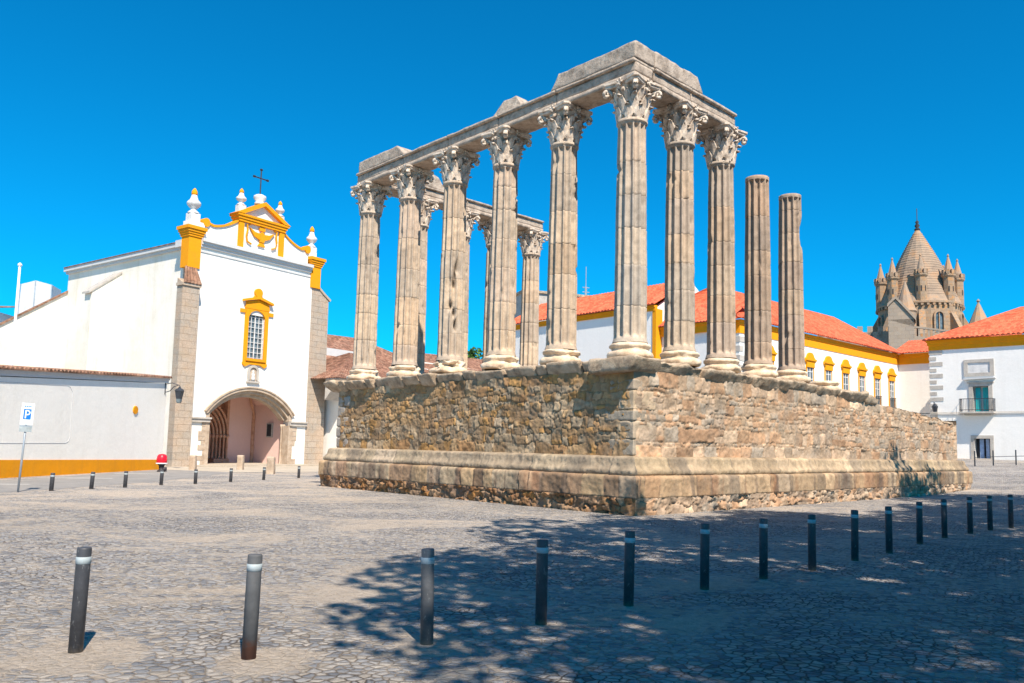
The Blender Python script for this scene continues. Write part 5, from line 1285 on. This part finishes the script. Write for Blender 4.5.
for k in range(8):
    a = ang0 + 0.06 + k * pi / 4; cx, cy_ = 4.85 * cos(a), 4.85 * sin(a)
    m = MB(); m.lathe([(0.70, 20.6 if k % 2 else 22.0), (0.70, 25.5), (0.88, 25.75), (0.88, 26.0)], 8, cx, cy_, 0.2)
    tu = m.build('turret', 'tower_stone', tw)
    m = MB()
    for q in range(8):
        b = q * pi / 4 + 0.2; M = Matrix.Translation((cx, cy_, 0)) @ Matrix.Rotation(b, 4, 'Z'); m.m = M; m.box(0.64, 0.88, -0.19, 0.19, 26.0, 26.55)
    m.m = Matrix(); m.build('merlons', 'tower_stone', tu)
    m = MB(); m.lathe([(0.68, 26.0), (0.62, 26.4), (0.1, 28.4), (0.16, 28.55), (0.04, 28.8)], 8, cx, cy_); m.build('turret_spire', 'cone_stone', tu)
    m = MB()
    for q in range(3):
        b = a + (q - 1) * 0.8; M = Matrix.Translation((cx, cy_, 0)) @ Matrix.Rotation(b, 4, 'Z'); m.m = M; m.box(0.62, 0.72, -0.07, 0.07, 23.6, 24.3)
    m.m = Matrix(); m.build('slit', 'dark_inside', tu)
    # gable windows between turrets
    a2 = a + pi / 8; m = MB(); m.m = Matrix.Rotation(a2, 4, 'Z')
    M3 = Matrix.Rotation(a2, 4, 'Z') @ Matrix.Rotation(pi / 2, 4, 'Z'); m.m = M3
    ar_o = [(-0.75, 17.9)] + arc(0, 20.2, 0.75, 180, 0, 8) + [(0.75, 17.9)]; ar_i = [(-0.52, 18.0)] + arc(0, 20.2, 0.52, 180, 0, 8) + [(0.52, 18.0)]
    m.ring(ar_o, ar_i, -5.55, -5.15); m.box(-0.06, 0.06, -5.45, -5.25, 18.0, 20.6); wn_ = m.build('lancet_window', 'tower_stone', tw)
    m = MB(); m.m = M3; m.prism([(-0.52, 18.0), (0.52, 18.0)] + arc(0, 20.2, 0.52, 0, 180, 8), -5.30, -5.2); m.build('pane', 'window_glass', wn_)
    # sloping buttress
    m = MB(); M4 = Matrix.Rotation(a, 4, 'Z'); m.m = M4; m.add([(5.1, -0.4, 14), (7.1, -0.4, 14), (7.1, -0.4, 17.6), (5.1, -0.4, 21.4), (5.1, 0.4, 14), (7.1, 0.4, 14), (7.1, 0.4, 17.6), (5.1, 0.4, 21.4)], [(0, 1, 2, 3), (7, 6, 5, 4), (1, 5, 6, 2), (2, 6, 7, 3)]); m.build('buttress', 'tower_stone', tw)
# stair turret with gable left of the drum
st = thing('stair_turret', 'small stone turret with cone spire and slanting gable in front of the cathedral tower', 'turret', (48.3, 101.5, 0), ang0 + pi / 2)
m = MB(); m.box(-2.0, 1.0, 0, 3.5, -0.3, 19.0); m.build('wall', 'tower_pale_stone', st)
m = MB(); m.prism([(-2.0, 19.0), (1.0, 18.0), (1.0, 19.0), (-1.1, 21.6), (-2.0, 20.8)], 0, 3.5); m.prism([(-2.1, 20.7), (-1.1, 21.7), (1.2, 18.8), (1.2, 19.2), (-1.1, 22.1), (-2.1, 21.1)], -0.2, 3.6); m.build('gable', 'tower_pale_stone', st)
m = MB(); m.lathe([(1.25, 16), (1.25, 20.2), (1.4, 20.4), (1.2, 20.8), (0.08, 24.4)], 10, 0.0, 2.6); m.build('cone_cap', 'cone_stone', st)
# nave wall with balustrade and battlements
nv = thing('cathedral_nave', 'battlemented cathedral roof terrace with stone balustrade below the round tower', 'building', (44.5, 104.0, 0), ang0 + pi / 2)
m = MB(); m.box(-6.5, 12.0, 2.0, 10, -0.3, 16.2); m.box(3.0, 14.0, -0.5, 2.0, -0.3, 15.6); m.build('wall', 'tower_stone', nv)
m = MB()
for k in range(8): m.box(-6.4 + k * 1.25, -5.75 + k * 1.25, 2.0, 2.6, 17.0, 18.9 - 0.05 * k)
m.box(-6.5, 3.5, 2.0, 2.6, 16.2, 17.9); m.build('battlements', 'tower_pale_stone', nv)
m = MB()
for k in range(20): m.box(3.2 + k * 0.55, 3.42 + k * 0.55, -0.45, -0.2, 17.2 - 0.10 * k, 18.3 - 0.10 * k)
m.prism([(3.0, 18.3), (14.2, 16.28), (14.2, 16.5), (3.0, 18.55)], -0.5, -0.1); m.prism([(3.0, 15.4), (14.2, 14.9), (14.2, 15.3), (3.0, 17.25)], -0.5, -0.1); m.build('balustrade', 'tower_pale_stone', nv)
fc = thing('distant_pinnacle', 'small lone stone cone pinnacle on the skyline right of the cathedral tower', 'pinnacle', (85.3, 150, 0))
m = MB(); m.lathe([(1.9, -0.3), (1.9, 26.2), (2.1, 26.4), (1.75, 26.8), (0.15, 30.8), (0.35, 31.1), (0.05, 31.5)], 10); m.build('cone', 'cone_stone', fc)

# ------------------------------------------------------------------ parking strip and pale pavement
def sheet(name, pts, mat, z=0.004):
    m = MB(); m.add([(x, y, z) for x, y in pts], [tuple(range(len(pts)))]); return props(m.build(name, mat), kind='structure')
sheet('parking_lane', [(-18.7, 15.5), (-15.4, 17.5), (-14.3, 26.0), (-13.9, 30.5), (-14.7, 41.0), (-19.35, 43.0), (-18.9, 30)], 'lane_paving')
sheet('church_pavement', [(-19.4, 43.0), (-14.75, 41.02), (-9.0, 46.0), (-11.5, 58.0), (-16, 58), (-22, 50)], 'pale_paving', 0.006)
for i, (y, ln) in enumerate([(21.0, 2.1), (26.2, 2.1), (31.4, 2.2), (36.5, 2.2)]):
    x0 = -18.55 - 0.02 * i; sheet('parking_line', [(x0, y), (x0 + ln, y + 0.6), (x0 + ln, y + 0.8), (x0, y + 0.2)], 'line_paint', 0.009)
sheet('side_street', [(-1.0 + 19.5, 37.5), (26, 33), (48, 52.0), (33.5, 60.8), (29.9, 62.5)], 'cobbles', 0.0) if False else None

# ------------------------------------------------------------------ bollards
def make_bollard(name, h, r, band=True, cap=None):
    t = thing(name, None, 'bollard')
    m = MB(); m.smooth = True; m.lathe([(r, -0.12), (r, h - 0.012), (r * 0.95, h - 0.002), (r * 0.8, h), (0.01, h + 0.003)], 28)
    p = m.build('post', 'bollard_paint', t)
    m = MB(); m.smooth = True; z = h - 0.118; m.lathe([(r, z), (r + 0.0022, z + 0.001), (r + 0.0022, z + 0.050), (r, z + 0.051)], 28); m.build('reflective_band', 'band_white', t)
    return t
BOL = [(-3.31, 6.12), (-2.0, 6.05), (-0.76, 6.59), (0.17, 7.4), (1.08, 8.35), (2.09, 9.41), (3.03, 10.29), (3.94, 11.12), (4.96, 12.19), (5.94, 13.22), (7.16, 14.7), (8.21, 15.85), (9.27, 16.86), (10.17, 17.7), (11.06, 18.42), (12.0, 19.2)]
LEAN = [0.016, 0.012, -0.02, 0, 0.012, 0.01, 0.005, 0, 0.01, 0, 0.01, 0, 0, 0, 0, 0]
ordn = ['nearest left', 'second', 'third', 'fourth', 'fifth', 'sixth', 'seventh', 'eighth', 'ninth', 'tenth', 'eleventh', 'twelfth', 'thirteenth', 'fourteenth', 'fifteenth', 'sixteenth']
lab = ['leftmost big foreground bollard, dark grey and leaning, casting a short shadow', 'big grey foreground bollard with a rusty brown foot, second from the left',
       'grey foreground bollard at the left edge of the tree shade, third from left']
b0 = make_bollard('bollard', 0.75, 0.053)
for i, (x, y) in enumerate(BOL):
    o = b0 if i == 0 else copy_tree(b0)
    o.location = (x, y, 0); o.rotation_euler = (0, LEAN[i], i * 0.7)
    if LEAN[i]: o.rotation_euler = (0, LEAN[i], 0)
    o.scale = (1, 1, 1)
    if i == 0: o.scale = (0.95, 0.95, 1.02)
    o['label'] = lab[i] if i < 3 else 'dark bollard with pale band, %s from left in the foreground row' % ordn[i]
    if i == 15: o['label'] = 'dark bollard cut by the right edge of the picture, last of the foreground row'
    o['group'] = 'bollards in the foreground row'
# worn paint and a rusty foot
k = NB('bollard_rusty', 0.7, 0.3)
sp_ = k.n('ShaderNodeSeparateXYZ'); k.l(k.coord, sp_.inputs[0]); ad_ = k.n('ShaderNodeMath', operation='MULTIPLY_ADD'); k.l(k.noise(22, 6, 0.75), ad_.inputs[0]); ad_.inputs[1].default_value = 0.22; k.l(sp_.outputs[2], ad_.inputs[2])
k.out(k.mix(k.ramp(k.noise(9, 5), [(0.3, (0.075, 0.077, 0.082)), (0.7, (0.125, 0.125, 0.128))]), (0.13, 0.055, 0.035), k.ramp(ad_.outputs[0], [(0.20, 0.95), (0.27, 0.0)])), k.bump(k.noise(60, 4), 0.002, 0.5))

for o in bpy.data.objects:
    if o.name.startswith('post') and o.parent and o.parent.get('label') in lab[1:]:
        o.data = o.data.copy(); o.data.materials[0] = MATS['bollard_rusty' if o.parent.get('label') == lab[1] else 'bollard_worn']
FB = [(-14.0, 23.92), (-13.54, 25.26), (-13.06, 26.41), (-12.74, 28.3), (-12.0, 29.42), (-11.44, 31.4), (-10.88, 33.61), (-10.16, 36.22)]
b1 = make_bollard('small_bollard', 0.53, 0.06)
fo = ['first', 'second', 'third', 'fourth', 'fifth', 'sixth', 'seventh', 'last']
near = ['just right of the parking sign', 'before the ochre band', 'before the ochre band', 'below the red topped bin', 'left of the porch', 'before the porch portal', 'before the porch right side', 'by the left corner of the podium']
for i, (x, y) in enumerate(FB):
    o = b1 if i == 0 else copy_tree(b1)
    o.location = (x, y, 0); o.rotation_euler = (0, (0.03, 0.05, 0.02, 0.03, 0, 0, 0.02, 0)[i], 0)
    o['label'] = 'small grey bollard, %s in the far row, %s' % (fo[i], near[i]); o['group'] = 'small bollards in the far row'
for i, (x, y, h, w) in enumerate([(-17.79, 43.15, 0.80, 0.17), (-15.9, 45.0, 0.82, 0.17), (-12.63, 40.04, 0.86, 0.19)]):
    V, F = rough_box(-w, w, -w, w, -0.1, h, 0.06, 0.02, 0.05, 800 + i, 4)
    o = np_mesh('stone_post', V, F, 'jamb_stone'); o.location = (x, y, 0)
    props(o, ['squat pale stone post at the left jamb of the church porch', 'squat pale stone post standing before the middle of the porch', 'squat brownish stone post standing before the right of the porch'][i], 'stone post', 'stone posts before the porch')

# parking sign
sg = thing('parking_sign', 'blue and white parking sign on a thin steel pole before the low white wall', 'sign', (-14.52, 23.19, 0), 0)
sg.rotation_euler = (0, 0.035, 0.54)
m = MB(); m.smooth = True; m.tube([(0, 0, -0.1), (0, 0, 2.55)], 0.03, 10); m.build('pole', 'galvanised', sg)
m = MB(); m.box(-0.155, 0.155, -0.05, -0.035, 1.93, 2.55); pn = m.build('sign_panel', 'sign_white', sg)
m = MB(); m.box(-0.155, 0.155, -0.052, -0.034, 1.72, 1.91); m.build('lower_plate', 'band_white', sg)
m = MB(); m.box(-0.155, 0.155, -0.0545, -0.034, 1.87, 1.905); m.build('blue_strip', 'galvanised', sg)
m = MB(); m.box(-0.095, 0.095, -0.054, -0.050, 2.08, 2.38); m.build('blue_field', 'sign_blue', pn)
m = MB(); 
m.box(-0.055, -0.022, -0.058, -0.0545, 2.11, 2.35)
m.ring(arc(0.0, 2.275, 0.075, 90, -90, 10), arc(0.0, 2.275, 0.042, 90, -90, 10), -0.058, -0.0545); m.box(-0.023, 0.001, -0.0578, -0.0547, 2.317, 2.349); m.box(-0.023, 0.001, -0.0578, -0.0547, 2.201, 2.233)
m.build('letter', 'sign_white', pn)
m = MB()
for k in range(4): m.box(-0.085 + k * 0.045, -0.055 + k * 0.045, -0.0535, -0.0502, 2.44, 2.475)
m.build('small_lettering', 'sign_blue', pn)
# red topped bin at the foot of the buttress
rbn = thing('litter_bin', 'small bin with bright red domed top beside the end of the low wall', 'bin', (-17.95, 39.8, 0), 0.3)
m = MB(); m.smooth = True; m.lathe([(0.22, 0.42), (0.25, 0.43), (0.245, 0.62), (0.22, 0.78), (0.15, 0.86), (0.02, 0.88)], 18); m.build('red_hood', 'red_plastic', rbn)
m = MB(); m.smooth = True; m.lathe([(0.26, 0.385), (0.275, 0.40), (0.275, 0.43), (0.25, 0.44)], 18); m.build('pale_rim', 'sign_white', rbn)
m = MB(); m.smooth = True; m.lathe([(0.19, 0.0), (0.19, 0.06), (0.11, 0.12), (0.13, 0.30), (0.20, 0.39)], 14); m.box(0.02, 0.24, -0.1, 0.1, 0.05, 0.22); m.build('foot', 'dark_rubber', rbn)
# low railing posts at the right, beyond the podium
for i, (x, y) in enumerate([(27.9, 50.0), (29.4, 50.6), (31.2, 51.2), (33.0, 51.6)]):
    z = gz(x, y)
    t = thing('railing_post', 'thin dark post %s along the street under the balcony house' % ['nearest the podium end', 'second from the podium end', 'third from the podium end', 'at the picture edge'][i], 'post', (x, y, z), 0.3, 'posts with a rail under the balcony house')
    m = MB(); m.tube([(0, 0, -0.1), (0, 0, 0.95)], 0.04, 8); m.build('post', 'iron', t)
    if i < 3:
        nx_, ny_ = [(29.4, 50.6), (31.2, 51.2), (33.0, 51.6)][i]; d = Vector((nx_ - x, ny_ - y, gz(nx_, ny_) - z)); d = Matrix.Rotation(-0.3, 3, 'Z') @ d
        m = MB(); m.tube([(0, 0, 0.55), tuple(d + Vector((0, 0, 0.55)))], 0.02, 6); m.build('rail', 'iron', t)
